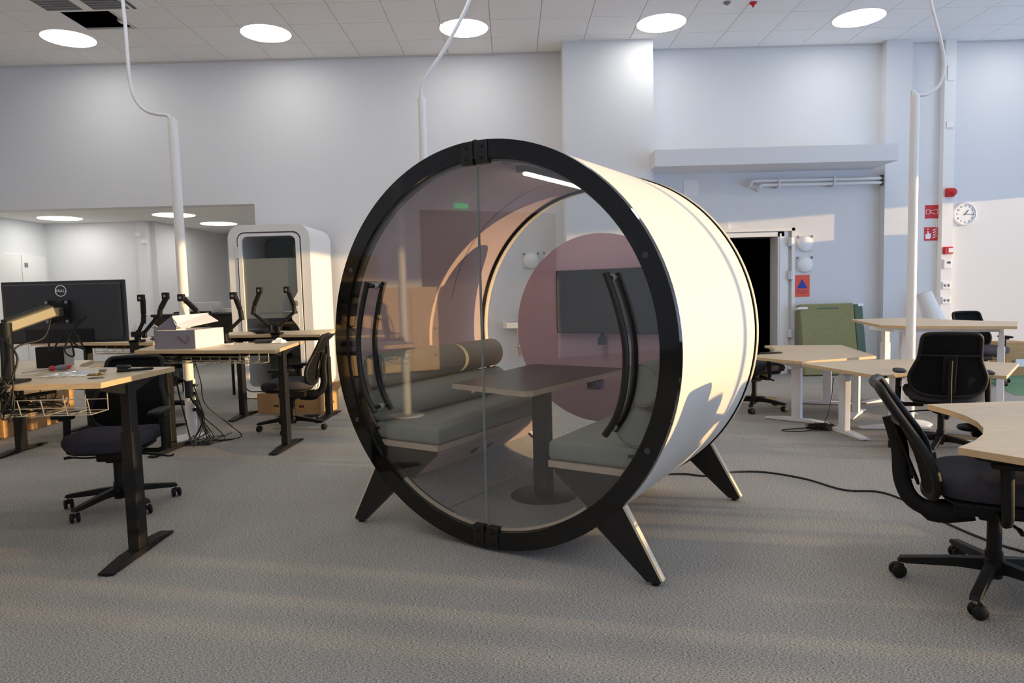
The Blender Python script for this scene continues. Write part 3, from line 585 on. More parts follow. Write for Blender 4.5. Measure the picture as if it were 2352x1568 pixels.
b=MB(); b.lathe([(0,.003),(.034,.003),(.037,0)],c=(-2.045,3.33,.92),n=32); tag(b.build('cable_grommet','dgrey'),'round dark cable grommet in the near desk top','grommet')
b=MB()
rnd=random.Random(2)
for k in range(7): b.tube(smooth([(-2.06+.03*cos(a)+rnd.uniform(-.006,.006),3.60+.028*sin(a)+rnd.uniform(-.006,.006),.926+.004*k) for a in [i*pi/4 for i in range(8)]],3,True),.005,n=6,closed=True)
tag(b.build('coiled_cable','cable'),'coiled black cable bundle on the near desk corner','cable')
t=empty('carabiner_tool',(-1.98,3.60,.925),.1,'grey and black strap loop beside the coiled cable','tool'); b=MB(); b.tube(smooth([(-.06,0,.004),(0,.015,.006),(.06,.01,.008),(.065,-.012,.008),(0,-.012,.005)],5,True),.006,n=6,closed=True); b.build('loop','bplast',t); b=MB(); b.box((-.02,0,.008),(.07,.018,.012),bev=.004); b.build('grip','grey',t)
# open carton on the second desk
t=empty('open_carton',(-2.775,5.88,.88),math.radians(-9),'open white carton with grey violet printed side on the second desk','carton')
Wc,Dc,Hc=.37,.42,.155
for nm,m,a in (('front_panel','cartonside',(-Wc/2,Wc/2,-Dc/2,-Dc/2+.006,0,Hc)),('side_panel','carton',(Wc/2-.006,Wc/2,-Dc/2+.006,Dc/2,0,Hc)),('side_panel','carton',(-Wc/2,-Wc/2+.006,-Dc/2+.006,Dc/2,0,Hc)),('rear_panel','carton',(-Wc/2+.006,Wc/2-.006,Dc/2-.006,Dc/2,0,Hc)),('bottom','carton',(-Wc/2+.006,Wc/2-.006,-Dc/2+.006,Dc/2-.006,0,.006))):
    b=MB(); b.bounds(*a); o=b.build(nm,m,t)
    if nm=='front_panel':
        q=MB()
        for k in range(4): q.box((-.085-.015*(k%2),-Dc/2-.001,.10-.013*k),(.15-.03*(k%2),.001,.003))
        q.lathe([(.012,0),(.017,0)],n=18,xf=Matrix.Translation((-.14,-Dc/2-.0015,.035))@Matrix.Rotation(pi/2,4,'X')); q.build('print_lines','cartonline',o)
        q=MB(); seg_bar(q,(.04,-Dc/2-.001,.10),(.10,-Dc/2-.001,.045),.002,.010,0); seg_bar(q,(.10,-Dc/2-.001,.045),(.135,-Dc/2-.001,.075),.002,.008,0); seg_bar(q,(.135,-Dc/2-.001,.075),(.125,-Dc/2-.001,.11),.002,.008,0); q.build('print_drawing','cartonprint',o)
y0_=-Dc/2
def flap(nm,m,vs):
    b=MB(); b.add(vs,[tuple(range(len(vs)))]); o=b.build(nm,m,t); o.modifiers.new('th','SOLIDIFY').thickness=.004
flap('lid_side','cartonside',[(-Wc/2,y0_-.003,Hc+.002),(-.01,y0_-.003,Hc+.118),(.03,y0_-.003,Hc+.06),(.02,y0_-.003,Hc+.002)])
flap('lid','carton',[(-Wc/2,y0_,Hc+.004),(-.01,y0_,Hc+.12),(.07,Dc/2-.03,Hc+.13),(-Wc/2+.03,Dc/2-.02,Hc+.012)])
flap('tuck_flap','carton',[(-.008,y0_-.002,Hc+.119),(.02,y0_-.006,Hc+.045),(.075,y0_-.004,Hc+.012),(.235,.06,Hc+.06),(.10,.10,Hc+.128)])
b=MB(); b.box((-2.53,6.02,.885),(.12,.05,.01),bev=.003); tag(b.build('flat_bracket','wsteel'),'flat pale bracket lying right of the open carton','bracket')
b=MB(); b.box((-2.22,6.10,.897),(.16,.06,.03),bev=.008); b.box((-2.14,6.16,.893),(.12,.05,.022),bev=.006); tag(b.build('bracket_parts','dgrey'),'dark metal bracket parts on the second desk right half','bracket')
crumple('crumpled_tissue',(-2.07,6.06,.882),.12,.10,.05,12,'whitep','crumpled white tissue on the second desk','tissue',7)
tangle(None,(-2.62,7.22,.925),(.16,.05,.02),9,21,'cable_heap'); tag(bpy.data.objects['cable_heap'],'black cable heap on the desk before the phone booth','cable')
tangle(None,(-3.35,6.55,.925),(.13,.05,.02),10,22,'cable_heap'); tag(bpy.data.objects['cable_heap.001'],'black cable heap on the far left desk by the pole','cable')

# ------------------------------------------------------------------ right desks (white legs)
WS='wsteel'
def arc(p,q,bul,n=7):
    p,q=Vector(p),Vector(q); d=q-p; nn=Vector((-d.y,d.x))*bul; return [tuple(p+d*t_+nn*4*t_*(1-t_)) for t_ in [i/n for i in range(1,n)]]
R1=desk('boomerang_desk',[(2.556,6.0),(3.377,6.30),(3.621,7.473),(2.844,7.663)]+arc((2.844,7.663),(2.25,6.55),.14)+[(2.25,6.55)],.60,[(2.65,6.32,math.radians(-43)),(3.33,7.18,math.radians(-25)),(3.32,6.55,math.radians(52))],WS,'low white legged oak desk right behind the pod, left of the pole')
R2=desk('boomerang_desk',[(2.50,5.873),(2.682,4.993)]+arc((2.682,4.993),(3.498,4.799),.15)+[(3.498,4.799),(4.116,5.515),(3.50,5.98),(3.05,6.02)],.60,[(2.82,5.76,math.radians(97)),(3.78,5.45,math.radians(40)),(3.33,5.90,math.radians(-8))],WS,'low white legged oak desk with the mesh chair tucked in')
R3=desk('boomerang_desk',[(3.855,7.739),(3.578,6.60),(3.70,6.37),(4.437,5.974),(4.917,6.611)]+arc((4.917,6.611),(4.62,7.80),.12)+[(4.62,7.80)],.865,[(3.98,7.25,math.radians(20)),(4.62,6.42,math.radians(55)),(3.88,6.75,math.radians(80))],WS,'raised white legged oak desk at the right behind the pole')
R4=desk('boomerang_desk',[(2.053,3.351)]+arc((2.053,3.351),(1.628,2.469),.15)+[(1.628,2.469),(2.10,1.74),(2.85,2.05),(3.05,2.75),(3.0,3.40)],.68,[(2.75,3.18,math.radians(5)),(2.62,2.12,math.radians(-57))],WS,'oak desk with curved cut-out at the near right edge')
for tt,pts in ((R2,((3.00,5.30),(3.25,5.25))),(R3,((4.35,6.55),(4.65,6.75)))):
    for i,p_ in enumerate(pts):
        l=loc(tt,p_)[0]; tangle(tt,(l[0],l[1],(.55 if tt is R2 else .82)),(.05,.03,.02),6,31+i)
b=MB(); l=loc(R2,(2.682,4.993))[0]; b.box((l[0]+.05,l[1]-.0,.588),(.05,.012,.014)); b.build('edge_socket','bplast',R2)
b=MB(); l=loc(R3,(3.9,6.7))[0]; b.bounds(l[0]-.25,l[0]+.3,l[1]-.2,l[1]+.25,.80,.838); b.build('frame_plate',WS,R3)
# floor cable heaps
def floor_cable(name,pts,label,r=.005,k=6):
    b=MB(); b.tube(smooth(pts,k),r,n=8); return tag(b.build(name,'cable'),label,'cable')
floor_cable('pod_power_cable',[(.75,4.58,.006),(1.13,4.62,.006),(1.29,4.55,.006),(1.52,4.63,.006),(1.72,4.60,.006),(1.91,4.42,.006),(2.04,4.16,.006),(2.23,4.10,.006),(2.29,3.88,.006),(2.27,3.65,.006),(2.35,3.2,.006),(2.6,2.9,.006)],'long black cable running across the carpet from pod to right',.0065)
b=MB(); rnd=random.Random(5)
for k in range(9): b.tube(smooth([(2.70+rnd.uniform(-.12,.12),5.93+rnd.uniform(-.07,.07),.006+rnd.uniform(0,.05)) for _ in range(6)],6),.004,n=6)
b.tube(smooth([(2.66,5.95,.02),(2.52,5.98,.006),(2.38,5.95,.006),(2.36,5.90,.006),(2.50,5.86,.006),(2.66,5.88,.02)],6),.004,n=6); b.tube(smooth([(2.72,5.93,.03),(2.80,5.98,.2),(2.84,6.0,.45)]),.003,n=6)
tag(b.build('cable_coil','cable'),'small black cable coil on the floor by a white desk foot','cable')

# ------------------------------------------------------------------ power poles with hoses
def pole(name,x,y,ztop,r,hose,label,base=True,rh=.017):
    t=empty(name,(x,y,0),0,label,'power pole'); b=MB(); b.cyl((0,0,.012),(0,0,ztop),r,r*.92,n=24); b.cyl((0,0,ztop),(0,0,ztop+.02),r*.5,n=16); b.build('column','white',t)
    if base: b=MB(); b.lathe([(0,.02),(r,.02),(.17,.014),(.18,.008),(.18,0)],n=40); b.build('foot_plate','white',t)
    P=smooth([(p[0]-x,p[1]-y,p[2]) for p in hose],14); b=MB(); b.tube(P,[rh*(1.0 if i%2 else .86) for i in range(len(P))],n=10); b.build('hose','hose',t)
    return t
t=pole('power_pole',-3.005,6.29,2.90,.046,[(-3.02,6.29,2.88),(-3.045,6.29,2.94),(-3.137,6.29,2.957),(-3.24,6.29,2.991),(-3.324,6.29,3.085),(-3.364,6.29,3.238),(-3.372,6.29,3.466),(-3.374,6.29,3.731),(-3.381,6.29,3.956),(-3.377,6.29,4.18),(-3.37,6.29,4.56)],'white power pole with ribbed hose standing among the left desks')
for k in range(4):
    b=MB(); b.box((.05,-.02,.27+k*.075),(.03,.035,.03),bev=.004); b.build('plug','bplast',t)
b=MB(); b.bounds(.03,.055,-.03,.01,.20,.55); b.build('socket_strip','white',t)
b=MB(); rnd=random.Random(11)
for k in range(9):
    b.tube(smooth([(-2.95,6.27,.27+(k%4)*.075),(-2.90+rnd.uniform(0,.06),6.2,.2),(-2.82+rnd.uniform(-.1,.15),6.15+rnd.uniform(-.15,.1),.02),(-2.75+rnd.uniform(-.2,.2),6.1+rnd.uniform(-.2,.1),.01),(-2.85+rnd.uniform(-.15,.2),6.05+rnd.uniform(-.1,.1),.01),(-2.8+rnd.uniform(-.2,.15),6.2+rnd.uniform(-.1,.15),.03)],7),.0045,n=6)
b.tube(smooth([(-2.62,5.6,.80),(-2.60,5.65,.6),(-2.62,5.75,.4),(-2.5,5.9,.2),(-2.45,6.05,.05),(-2.7,6.1,.01)],7),.005,n=6)
b.tube(smooth([(-1.95,3.92,.85),(-2.0,4.1,.6),(-2.2,4.6,.3),(-2.6,5.5,.12),(-2.9,6.1,.05)],7),.005,n=6)
tag(b.build('floor_cables','cable'),'tangle of black cables on the floor at the left pole','cable')
s_=5.9/8; 
pole('power_pole',-.71,5.9,2.93,.036,[(-.712,5.9,2.92),(-.712,5.9,3.00),(-.68,5.9,3.073),(-.583,5.9,3.214),(-.507,5.9,3.319),(-.41,5.9,3.475),(-.333,5.9,3.614),(-.282,5.9,3.719),(-.2,5.9,3.95),(-.1,5.9,4.56)],'white power pole rising behind the round pod with slanting hose')
pole('power_pole',3.575,6.1,2.90,.040,[(3.556,6.1,2.88),(3.552,6.1,2.935),(3.60,6.1,2.905),(3.663,6.1,2.90),(3.738,6.1,2.936),(3.794,6.1,3.001),(3.822,6.1,3.111),(3.819,6.1,3.222),(3.786,6.1,3.37),(3.737,6.1,3.536),(3.692,6.1,3.701),(3.67,6.1,3.846),(3.65,6.1,4.2),(3.64,6.1,4.56)],'white power pole with looping hose among the right desks',base=True,rh=.014)

# ------------------------------------------------------------------ phone booth
bt=empty('phone_booth',(-3.005,8.60,0),0,'white phone booth with rounded corners and tall glass door','phone booth')
def rrect(x0,x1,z0,z1,r,n=8):
    P=[]
    for cx,cz,a0 in((x1-r,z1-r,0),(x0+r,z1-r,90),(x0+r,z0+r,180),(x1-r,z0+r,270)):
        for k in range(n+1): a=math.radians(a0+90*k/n); P.append((cx+r*cos(a),cz+r*sin(a)))
    return P
def frame_prism(b,out,inn,y0,y1,mi=0,smi=None):
    n=len(out); vs=[(p[0],y0,p[1]) for p in out]+[(p[0],y0,p[1]) for p in inn]+[(p[0],y1,p[1]) for p in out]+[(p[0],y1,p[1]) for p in inn]; j=lambda i:(i+1)%n
    b.add(vs,[(i,j(i),n+j(i),n+i) for i in range(n)]+[(2*n+i,3*n+i,3*n+j(i),2*n+j(i)) for i in range(n)],False,mi)
    b.add(vs,[(i,2*n+i,2*n+j(i),j(i)) for i in range(n)]+[(n+i,n+j(i),3*n+j(i),3*n+i) for i in range(n)],True,mi if smi is None else smi)
b=MB(); frame_prism(b,rrect(-.51,.51,.012,2.19,.17),rrect(-.40,.40,.085,2.10,.10),0,1.0); b.build('shell','white',bt)
b=MB(); b.prism(rrect(-.41,.41,.08,2.11,.10),.97,.99,'xz'); b.build('rear_panel','darkint',bt)
b=MB(); frame_prism(b,rrect(-.402,.402,.083,2.102,.10),rrect(-.375,.375,.11,2.076,.09),.006,.02); b.build('door_gap','dgrey',bt)
dro=rrect(-.384,.384,.103,2.082,.088); dri=rrect(-.335,.335,.155,2.045,.07)
b=MB(); frame_prism(b,dro,dri,-.012,.03); dor=b.build('door','white',bt)
b=MB(); b.prism(rrect(-.337,.337,.153,2.047,.07),.004,.012,'xz'); b.build('glass','boothglass',dor)
b=MB(); b.prism([(-.336,1.02),(.336,1.02),(.336,1.77),(-.336,1.77)],.014,.017,'xz'); b.build('privacy_film','frost',dor)
b=MB(); b.prism([(.34,1.35),(.30,1.28),(.255,1.24),(.25,1.0),(.30,.94),(.34,.87)],-.014,.02,'xz'); lk=b.build('lock_plate','white',dor)
b=MB(); b.cyl((.30,-.014,1.10),(.30,-.045,1.10),.014); b.tube([(.30,-.045,1.10),(.16,-.05,1.10)],.011,n=10); b.lathe([(0,.018),(.026,.018),(.03,.014)],n=20,xf=Matrix.Translation((.30,0,1.10))@Matrix.Rotation(pi/2,4,'X')); b.build('handle','chrome',lk)
b=MB(); b.lathe([(0,.016),(.035,.016),(.036,.014)],n=24,xf=Matrix.Translation((.305,0,1.20))@Matrix.Rotation(pi/2,4,'X')); b.build('occupancy_disc','grey',lk)
for z in (1.85,.45):
    b=MB(); b.bounds(-.425,-.375,-.018,-.0,z-.07,z+.07,bev=.004); b.build('hinge','wsteel',dor)
b=MB(); b.bounds(-.39,.39,.45,.95,.70,.73); b.build('shelf','dgrey',bt)
b=MB(); b.pill((-.05,.65,.40),.40,.36,.08); b.cyl((-.05,.65,.09),(-.05,.65,.40),.03); b.build('stool','bplast',bt)
b=MB(); b.bounds(.10,.335,.6,.97,1.35,2.0,bev=.05); b.build('air_panel','frost',bt)
# cartons on the floor by the booth
def cbox(name,x,y,rz,w_,d_,h,label,cat='box',z=0,lab=True,group=None):
    t=empty(name,(x,y,z),math.radians(rz),label,cat,group); b=MB(); b.bounds(-w_/2,w_/2,-d_/2,d_/2,0,h,bev=.003,seg=1); b.build('body','card',t)
    b=MB(); b.bounds(-w_/2+.004,w_/2-.004,-.002,.002,h,h+.0012); b.build('lid_seam','cardprint',t)
    if lab:
        b=MB()
        for k in range(4): b.box((w_/2+.0006,-d_*.25+d_*.15*k,h*.45),(.001,d_*.07,h*.10))
        for k in range(3): b.box((-w_*.2+w_*.2*k,-d_/2-.0006,h*.4),(w_*.08,.001,h*.12))
        b.build('print_marks','cardprint',t)
    return t
t=cbox('cardboard_carton',-2.42,7.62,-14,.78,.40,.22,'flat open cardboard carton on the floor before the phone booth')
b=MB(); b.add([(.39,-.2,.22),(.39,.2,.22),(.47,.2,.34),(.47,-.2,.34)],[(0,1,2,3)]); o=b.build('open_flap','card',t); o.modifiers.new('th','SOLIDIFY').thickness=.004
b=MB(); b.box((-2.30,7.06,.10),(.36,.07,.06),xf=None,bev=.004); o=b.build('loose_rail','steel'); tag(o,'grey steel rail lying on the floor under the booth-side desk','rail')
o.location=(0,0,-.07)
for k in range(4): cbox('cardboard_box',-5.10,6.28+.38*k,3,.36,.35,.34,['cardboard box under the near desk, closest in the floor row','cardboard box under the near desk, second in the floor row','cardboard box under the near desk, third in the floor row','cardboard box under the near desk, farthest in the floor row'][k],group='boxes in the left floor row')
# alcove clutter
t=empty('black_cabinet',(-4.20,9.25,0),0,'black covered cabinet standing left of the phone booth','cabinet'); b=MB(); b.prism([(-.42,.74),(.50,.74),(.55,1.02),(.55,1.06),(-.52,1.06),(-.52,.98),(-.42,.90)],-.25,.25,'xz'); b.build('body','bsatin',t)
for sx in(-.4,.48):
    for sy in(-.22,.22): b=MB(); b.cyl((sx,sy,0),(sx,sy,.74),.018); b.build('leg','bsteel',t)
b=MB(); b=MB(); b.bounds(-.54,.57,-.28,.28,1.06,1.095,bev=.01); b.build('top','bsatin',t)
b=MB(); b.bounds(-4.30,-3.95,9.05,9.35,1.097,1.24,bev=.004); tag(b.build('white_box','carton'),'white box on top of the black cabinet','box')
b=MB()
for k in range(6): b.box((0,0,1.102+.009*k),(.24,.20,.008),xf=Matrix.Translation((-3.76,9.2,0))@Matrix.Rotation(.1*k-.2,4,'Z'))
tag(b.build('paper_stack','whitep'),'messy paper stack on the black cabinet beside the booth','papers')
b=MB(); b.tube(smooth([(-4.45,9.02,1.109),(-4.35,9.0,1.114),(-4.05,8.99,1.112),(-3.95,9.0,1.109)]),.012); tag(b.build('cabinet_cable','cable'),'thick black cable lying along the black cabinet top','cable')
crumple('plastic_sheet',(-4.95,9.3,.80),.5,.4,.30,17,'plastic','crumpled clear plastic sheet left of the black cabinet','plastic sheet',9)
b=MB(); b.bounds(-5.25,-4.72,9.1,9.5,0,.80,bev=.006); tag(b.build('storage_box','carton'),'pale storage box under the plastic sheet in the alcove','box')

# ------------------------------------------------------------------ right back wall clutter
t=empty('folded_camp_bed',(4.47,9.42,0),0,'green folded canvas bed leaning on the wall beside the doorway','camp bed')
T=Matrix.Rotation(math.radians(-11),4,'X')
b=MB(); b.box((-.06,0,.50),(.76,.13,1.0),xf=T,bev=.02); b.build('main_panel','green',t)
b=MB(); b.box((.385,.0,.50),(.12,.11,.97),xf=T,bev=.015); b.build('side_panel','dgreen',t)
for c_,s_ in (((-.40,-.01,.94),(.14,.13,.03)),((.42,0,.97),(.08,.12,.04)),((.42,0,.05),(.08,.12,.06))):
    b=MB(); b.box(c_,s_,xf=T,bev=.006); b.build('corner_guard','whitep',t)
b=MB(); b.box((-.05,-.066,.93),(.30,.006,.02),xf=T); b.build('strap','dgreen',t)
t=empty('rolled_sheet',(5.92,9.22,0),0,'white rolled sheet leaning behind the raised desk','roll'); b=MB(); b.tube([(.10,0,.0),(-.17,.3,1.10)],[.19,.10],n=28); b.build('roll','white',t); b=MB(); b.tube([(-.1705,.3005,1.102),(-.1715,.3015,1.106)],[.09,.09],n=28); b.build('roll_end','grey',t)
cbox('cardboard_box',6.62,9.05,3,.32,.30,.44,'cardboard box with white label by the right wall, left one'); b=MB(); b.bounds(6.60,6.72,8.892,8.895,.12,.22); tag(b.build('shipping_label','whitep'),'white shipping label on the left cardboard box','label')
cbox('cardboard_box',6.98,9.08,-4,.34,.30,.42,'cardboard box by the right wall, right one at the frame edge')

# ------------------------------------------------------------------ round meeting pod
YAW=.5624; ZP=1.015; RO=1.0027; LEN=1.40
pod=empty('meeting_pod',(-.1497,3.35,0),-YAW,'round barrel shaped meeting pod with glass front and black ring','meeting pod')
b=MB(); b.annulus((0,ZP),.965,.998,.022,1.345,n=128); b.build('outer_shell','podwhite',pod)
b=MB(); b.annulus((0,ZP),.928,.964,.022,1.35,n=128); ln=b.build('felt_lining','felt',pod)
b=MB(); b.annulus((0,ZP),.9265,.9285,.95,.953,n=96,a0=math.radians(60),a1=math.radians(165)); b.build('lining_seam','dgrey',ln)
b=MB(); b.annulus((0,ZP),.915,RO,-.012,.021,n=160); fr=b.build('front_ring','bgloss',pod)
b=MB(); b.annulus((0,ZP),.905,.926,.021,.05,n=128); b.build('ring_gasket','bsatin',pod)
b=MB(); b.annulus((0,ZP),.993,1.0035,.021,.026,n=128); b.build('ring_edge_strip','steel',pod)
b=MB(); b.annulus((0,ZP),.925,1.004,1.346,1.358,n=128); b.build('rear_seal','black',pod)
b=MB(); b.annulus((0,ZP),.915,1.008,1.358,1.40,n=128); b.build('rear_ring','trimcream',pod)
b=MB(); b.annulus((0,ZP),.912,.928,1.335,1.345,n=128); b.build('rear_gasket','black',pod)
b=MB(); b.prism([(.914*cos(2*pi*k/96),ZP+.914*sin(2*pi*k/96)) for k in range(96)],1.368,1.378,'xz'); b.build('rear_glass','rearglass',pod)
for s_ in(-1,1):
    P=[(s_*.004,ZP-.914),]+[(s_*max(.004,.914*cos(a)),ZP+.914*sin(a)) for a in [-pi/2+pi*k/64 for k in range(1,64)]]+[(s_*.004,ZP+.914)]
    b=MB(); b.prism(P,0,.010,'xz'); dg=b.build('glass_door','glass',pod)
    b=MB(); b.bounds(min(s_*.0035,s_*.0012),max(s_*.0035,s_*.0012),-.001,.011,ZP-.88,ZP+.88); b.build('door_edge','glassedge',dg)
    for w_,bow in ((-.055,0),(.065,-.008)):
        pts=smooth([(s_*(.695+bow),w_,ZP+.345),(s_*(.748+bow),w_,ZP+.19),(s_*(.780+bow),w_,ZP+.03),(s_*(.772+bow),w_,ZP-.14),(s_*(.735+bow),w_,ZP-.27),(s_*(.678+bow),w_,ZP-.36)],6)
        b=MB(); b.tube(pts,.0155,n=12); hb=b.build('handle_bar','bsatin',dg)
    for dz,u_ in ((.325,.697),(-.335,.690)):
        b=MB(); b.cyl((s_*u_,-.055,ZP+dz),(s_*u_,.065,ZP+dz),.012); b.cyl((s_*u_,-.008,ZP+dz),(s_*u_,.018,ZP+dz),.017,mi=1); b.build('handle_mount',['bsatin','glassedge'],dg)
    for top in(1,-1):
        b=MB(); b.bounds(min(s_*.008,s_*.075),max(s_*.008,s_*.075),-.02,.02,ZP+top*.945-.055,ZP+top*.945+.055,bev=.004); bk=b.build('pivot_bracket','bsatin',pod)
        for dz in(-.03,.025):
            b=MB(); b.cyl((s_*.045,-.021,ZP+top*.945+dz),(s_*.045,-.024,ZP+top*.945+dz),.008); b.build('screw','bplast',bk)
    for dz in (.415,-.42):
        b=MB(); b.cyl((s_*.856,-.0115,ZP+dz),(s_*.856,-.015,ZP+dz),.014); b.build('ring_bolt','dgrey',fr)
for top in (1,-1):
    b=MB(); b.cyl((0,-.004,ZP+top*.915),(0,-.004,ZP+top*1.006),.012); b.build('pivot_pin','bsatin',pod)
for w0 in (.0,1.352):                                  # splayed legs
    for s_ in(-1,1):
        P=[(s_*.715,.318),(s_*.737,.331),(s_*.910,.026),(s_*.905,.014),(s_*.845,.014),(s_*.615,.215),(s_*.60,.232)]
        if w0: P=[(s_*.70,.305)]+P[1:]
        b=MB(); b.prism(P,w0-.010,w0+.022,'xz'); lg=b.build('pod_leg','bsatin',pod)
        b=MB(); d=Vector((.173,-.305)).normalized(); nn=Vector((-d.y,d.x))
        b.prism([(s_*(.737-nn.x*.000),.331),(s_*.910,.026),(s_*(.910+.010),.030),(s_*(.737+.010),.337)],w0-.0105,w0+.0225,'xz'); b.build('leg_edge','trimcream',lg)
        b=MB(); b.cyl((s_*.878,w0+.012,0),(s_*.878,w0+.012,.016),.018); b.build('foot_pad','bplast',lg)
# floor, threshold
b=MB(); b.prism([(.925*sin(a),ZP-.925*cos(a)) for a in [math.radians(-19+38*k/16) for k in range(17)]],.024,1.34,'xz'); b.build('pod_floor','podfloor',pod)
b=MB(); b.annulus((0,ZP),.919,.9275,.024,1.34,n=24,a0=math.radians(-90+19),a1=math.radians(-90+37)); b.annulus((0,ZP),.919,.9275,.024,1.34,n=24,a0=math.radians(-90-37),a1=math.radians(-90-19)); b.build('side_carpet','podfloor',pod)
b=MB(); b.annulus((0,ZP),.900,.912,.012,.030,n=48,a0=math.radians(-90-37),a1=math.radians(-90+37)); b.build('threshold_trim','trimcream',pod)
# benches
for s_ in(-1,1):
    g=lambda pts:[(s_*x,z) for x,z in pts]
    wall_arc=[(.918*sin(a),ZP-.918*cos(a)) for a in [math.radians(d_) for d_ in (52.6,49,45,41,37.5)]]
    b=MB(); b.prism(g([(.345,.452),(.37,.418),(.53,.282)]+wall_arc[::-1][0:1]+wall_arc[::-1][1:]),.075,1.27,'xz'); bn=b.build('bench','felt',pod)
    b=MB(); b.prism(g([(.345,.452),(.37,.418),(.53,.282)]+wall_arc[::-1]),.060,.075,'xz'); b.build('bench_front','bsatin',bn)
    b=MB(); b.prism(g([(.335,.452),(.335,.482),(.755,.482),(.725,.452)]),.045,1.28,'xz'); b.build('bench_board','ply',bn)
    b=MB(); b.box((s_*.555,.66,.531),(.45,1.22,.094),bev=.022,seg=3); b.build('seat_cushion','greyfab',bn)
    for (u_,z_,r_) in ((.762,.672,.092),(.792,.862,.096)):
        b=MB(); b.tube([(s_*u_,.075,z_),(s_*u_,.085,z_),(s_*u_,1.255,z_),(s_*u_,1.265,z_)],[r_-.012,r_,r_,r_-.012],n=32); bo=b.build('bolster','greyfab',bn)
        b=MB(); b.tube([(s_*u_+(r_-.002)*cos(a),.08,z_+(r_-.002)*sin(a)) for a in [2*pi*k/32 for k in range(32)]],.003,n=6,closed=True); b.tube([(s_*u_+(r_-.002)*cos(a),1.26,z_+(r_-.002)*sin(a)) for a in [2*pi*k/32 for k in range(32)]],.003,n=6,closed=True)
        b.build('piping','greyfab',bn)
    for w_ in (.55,.72):
        b=MB(); b.lathe([(0,.004),(.03,.004),(.034,0)],n=20,xf=Matrix.Translation((s_*.455,w_,.346))@Matrix.Rotation(-s_*math.radians(130),4,'Y')); b.build('vent','bsatin',bn)
    b=MB(); b.box((s_*.755,.052,.545),(.03,.004,.018)); b.build('fabric_tag','black',bn)
# ceiling strip lamp and acoustic disc
b=MB(); b.bounds(.035,.065,.38,1.05,ZP+.885,ZP+.893); b.build('light_strip','strip',pod)
b=MB(); b.bounds(.02,.08,.33,1.10,ZP+.893,ZP+.93); b.build('strip_housing','grey',pod)
b=MB(); b.lathe([(0,-.004),(.03,-.004),(.034,0)],c=(.05,.20,ZP+.922),n=24); b.build('air_sensor','grey',pod)
b=MB(); b.prism([(.012+.618*cos(2*pi*k/96),ZP+.018+.618*sin(2*pi*k/96)) for k in range(96)],1.325,1.362,'xz',smooth=True); b.build('acoustic_disc','pink',pod)
PX=pod.matrix_world
def podW(u_,w_,z_=0): return (pod.location.x+u_*cos(YAW)+w_*sin(YAW), pod.location.y-u_*sin(YAW)+w_*cos(YAW), z_)
t=empty('television',podW(.10,1.30,1.21),-YAW,'black flat television on the pink disc inside the pod','television')
b=MB(); b.box((0,.0,0),(.75,.03,.415),bev=.004); b.build('cabinet','bplast',t)
b=MB(); b.box((0,-.0165,0),(.735,.002,.40)); b.build('screen','screen',t)
b=MB(); b.box((0,.02,0),(.3,.012,.2)); b.build('wall_mount','bplast',t)
t=empty('video_camera',podW(.057,1.285,.955),-YAW,'small black camera hanging below the television','camera'); b=MB(); b.box((0,0,0),(.045,.04,.05),bev=.005); b.build('body','bplast',t); b=MB(); b.box((0,0,.042),(.02,.02,.034)); b.build('bracket','bplast',t); b=MB(); b.cyl((0,-.02,0),(0,-.024,0),.012); b.build('lens','screen',t)
t=empty('pod_table',podW(.0,.62,0),-YAW,'dark topped plywood edged table on one column inside the pod','table')
P=[(-.335,-.43),(-.05,-.488),(.16,-.53),(.19,-.525),(.215,-.50),(.275,.48),(.25,.53),(-.36,.56),(-.40,.52)]
b=MB(); b.prism(P,.772,.800,smi=1); b.build('tabletop',['darktop','ply'],t)
b=MB(); b.box((.03,-.09,.45),(.085,.085,.645),bev=.006); b.build('column','bsteel',t)
b=MB(); b.lathe([(0,.150),(.18,.148),(.19,.140),(.19,.134)],c=(.03,-.09,0),n=48); b.build('base_plate','bsteel',t)
t2=empty('table_speaker',podW(.205,.86,.735),-YAW,'small dark device with blue light under the pod table','speaker'); b=MB(); b.box((0,0,0),(.09,.06,.06),bev=.012); b.build('housing','dgrey',t2); b=MB(); b.cyl((-.02,-.03,0),(-.02,-.034,0),.018); b.build('button','bplast',t2); b=MB(); b.box((.03,-.031,.005),(.004,.002,.02)); b.build('indicator','bled',t2)

# ------------------------------------------------------------------ side of the room the pod glass mirrors
def locker_block(y0,y1,h,cols,rowsn,label):
    t=empty('locker_cabinet',(-7.85,(y0+y1)/2,0),0,label,'lockers'); d=(y1-y0)
    b=MB(); b.bounds(-.25,.24,-d/2,d/2,.03,h); b.build('carcass','locker',t)
    for i in range(cols):
        for j in range(rowsn):
            a,c_=-d/2+d*i/cols,.05+(h-.07)*j/rowsn
            b=MB(); b.bounds(.241,.258,a+.004,a+d/cols-.004,c_+.003,c_+(h-.07)/rowsn-.003); dd=b.build('door','locker',t)
            q=MB(); q.cyl((.258,a+.06,c_+.5*(h-.07)/rowsn),(.266,a+.06,c_+.5*(h-.07)/rowsn),.018); q.build('lock','bplast',dd)
locker_block(1.88,3.4,1.88,3,2,'tall beech lockers on the left wall mirrored in the pod glass'); locker_block(.95,1.86,1.38,2,3,'low beech lockers on the left wall mirrored in the pod glass')
b=MB(); b.bounds(XL,XL+.03,-1.6,1.0,0,2.68); struct(b.build('door_4','brown'))
wall_clock(XL,.13,2.95,-pi/2+pi,'round wall clock on the left wall mirrored in the pod glass') if False else wall_clock(XL+.0,.13,2.95,pi/2,'round wall clock on the left wall mirrored in the pod glass')
b=MB(); b.bounds(XL+.03,XL+.06,.14,.38,2.72,2.80); tag(b.build('exit_sign','exitg'),'small green exit sign on the left wall mirrored in pod glass','sign')
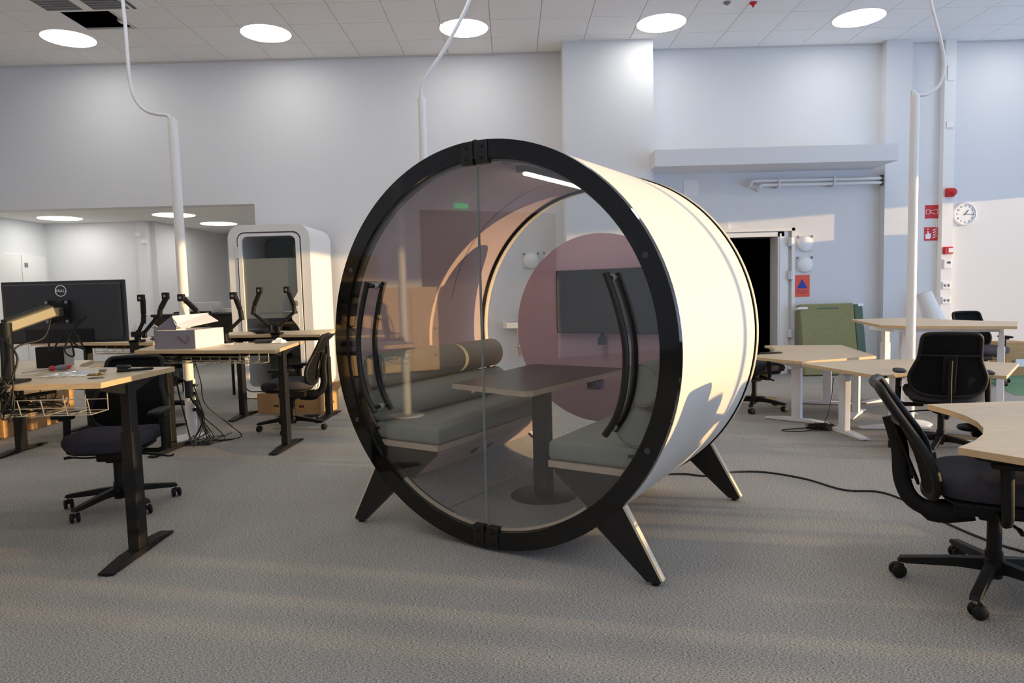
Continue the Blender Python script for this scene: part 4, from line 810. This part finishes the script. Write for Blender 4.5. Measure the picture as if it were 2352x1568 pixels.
pole('power_pole',-4.0,2.60,2.9,.045,[(-4.0,2.60,2.9),(-4.05,2.60,3.0),(-4.2,2.60,3.3),(-4.2,2.60,4.56)],'white power pole left of the view, mirrored in the pod glass')
t=empty('spare_monitor',(-3.95,3.1,1.25),math.radians(60),'second dark monitor left of the view, mirrored in pod glass','monitor'); b=MB(); b.box((0,0,0),(.60,.03,.35),bev=.005); b.build('panel','monback',t); b=MB(); b.box((0,.0155,0),(.585,.002,.335)); b.build('screen','screen',t); b=MB(); b.cyl((0,-.06,-.33),(0,-.06,.0),.02); b.box((0,-.03,0),(.1,.05,.1)); b.build('stand','bplast',t)
L6=desk('sit_stand_desk',[(-4.85,2.80),(-3.35,2.80),(-3.5,3.55),(-4.9,3.5)],.91,[(-4.6,3.13,math.radians(90)),(-3.65,3.13,math.radians(90))],BK,'black legged oak desk left of the view, mirrored in the pod glass')
# chairs beyond the right edge, then added blockers that shape the low sun
for (x,y,rz,l) in ((3.75,2.75,80,'black office chair beyond the right edge beside the curved desk'),(4.15,3.25,100,'black office chair beyond the right edge turned to the pod')): chair(x,y,rz,l)
t=empty('tall_sun_blocker',(8.75,8.45,0),0,'added tall pale sun blocker by the windows beyond the right edge','cabinet'); b=MB(); b.bounds(-.25,.25,-.45,.45,.04,2.12,bev=.004); b.build('carcass','white',t)  # added unseen block, keeps the sun off the lower back wall
for s_ in(-1,1): b=MB(); b.bounds(-.27,-.25,min(s_*.003,s_*.445),max(s_*.003,s_*.445),.06,2.10); b.build('door','white',t)

for (y0,y1,nm,l) in ((-2.4,.18,'low_sun_blocker','added long low white sun blocker by the windows beyond the right edge'),(.38,.46,'slim_sun_blocker','added slimmest white sun blocker by the windows beyond the right edge'),(.70,.80,'slim_sun_blocker','added wider slim white sun blocker by the windows beyond the right edge'),(.98,1.5,'low_sun_blocker','added short low white sun blocker by the windows beyond the right edge')):  # added unseen blocks, their gaps cut the floor sun into stripes
    t=empty(nm,(9.25,(y0+y1)/2,0),0,l,'cabinet' if nm=='low_sun_blocker' else 'sun blocker'); d_=(y1-y0)/2
    b=MB(); b.bounds(-.15,.2,-d_,d_,.02,.68,bev=.004); b.build('carcass','white',t)
    b=MB(); b.bounds(-.165,.21,-d_,d_,.68,.70); b.build('top','wsteel',t)
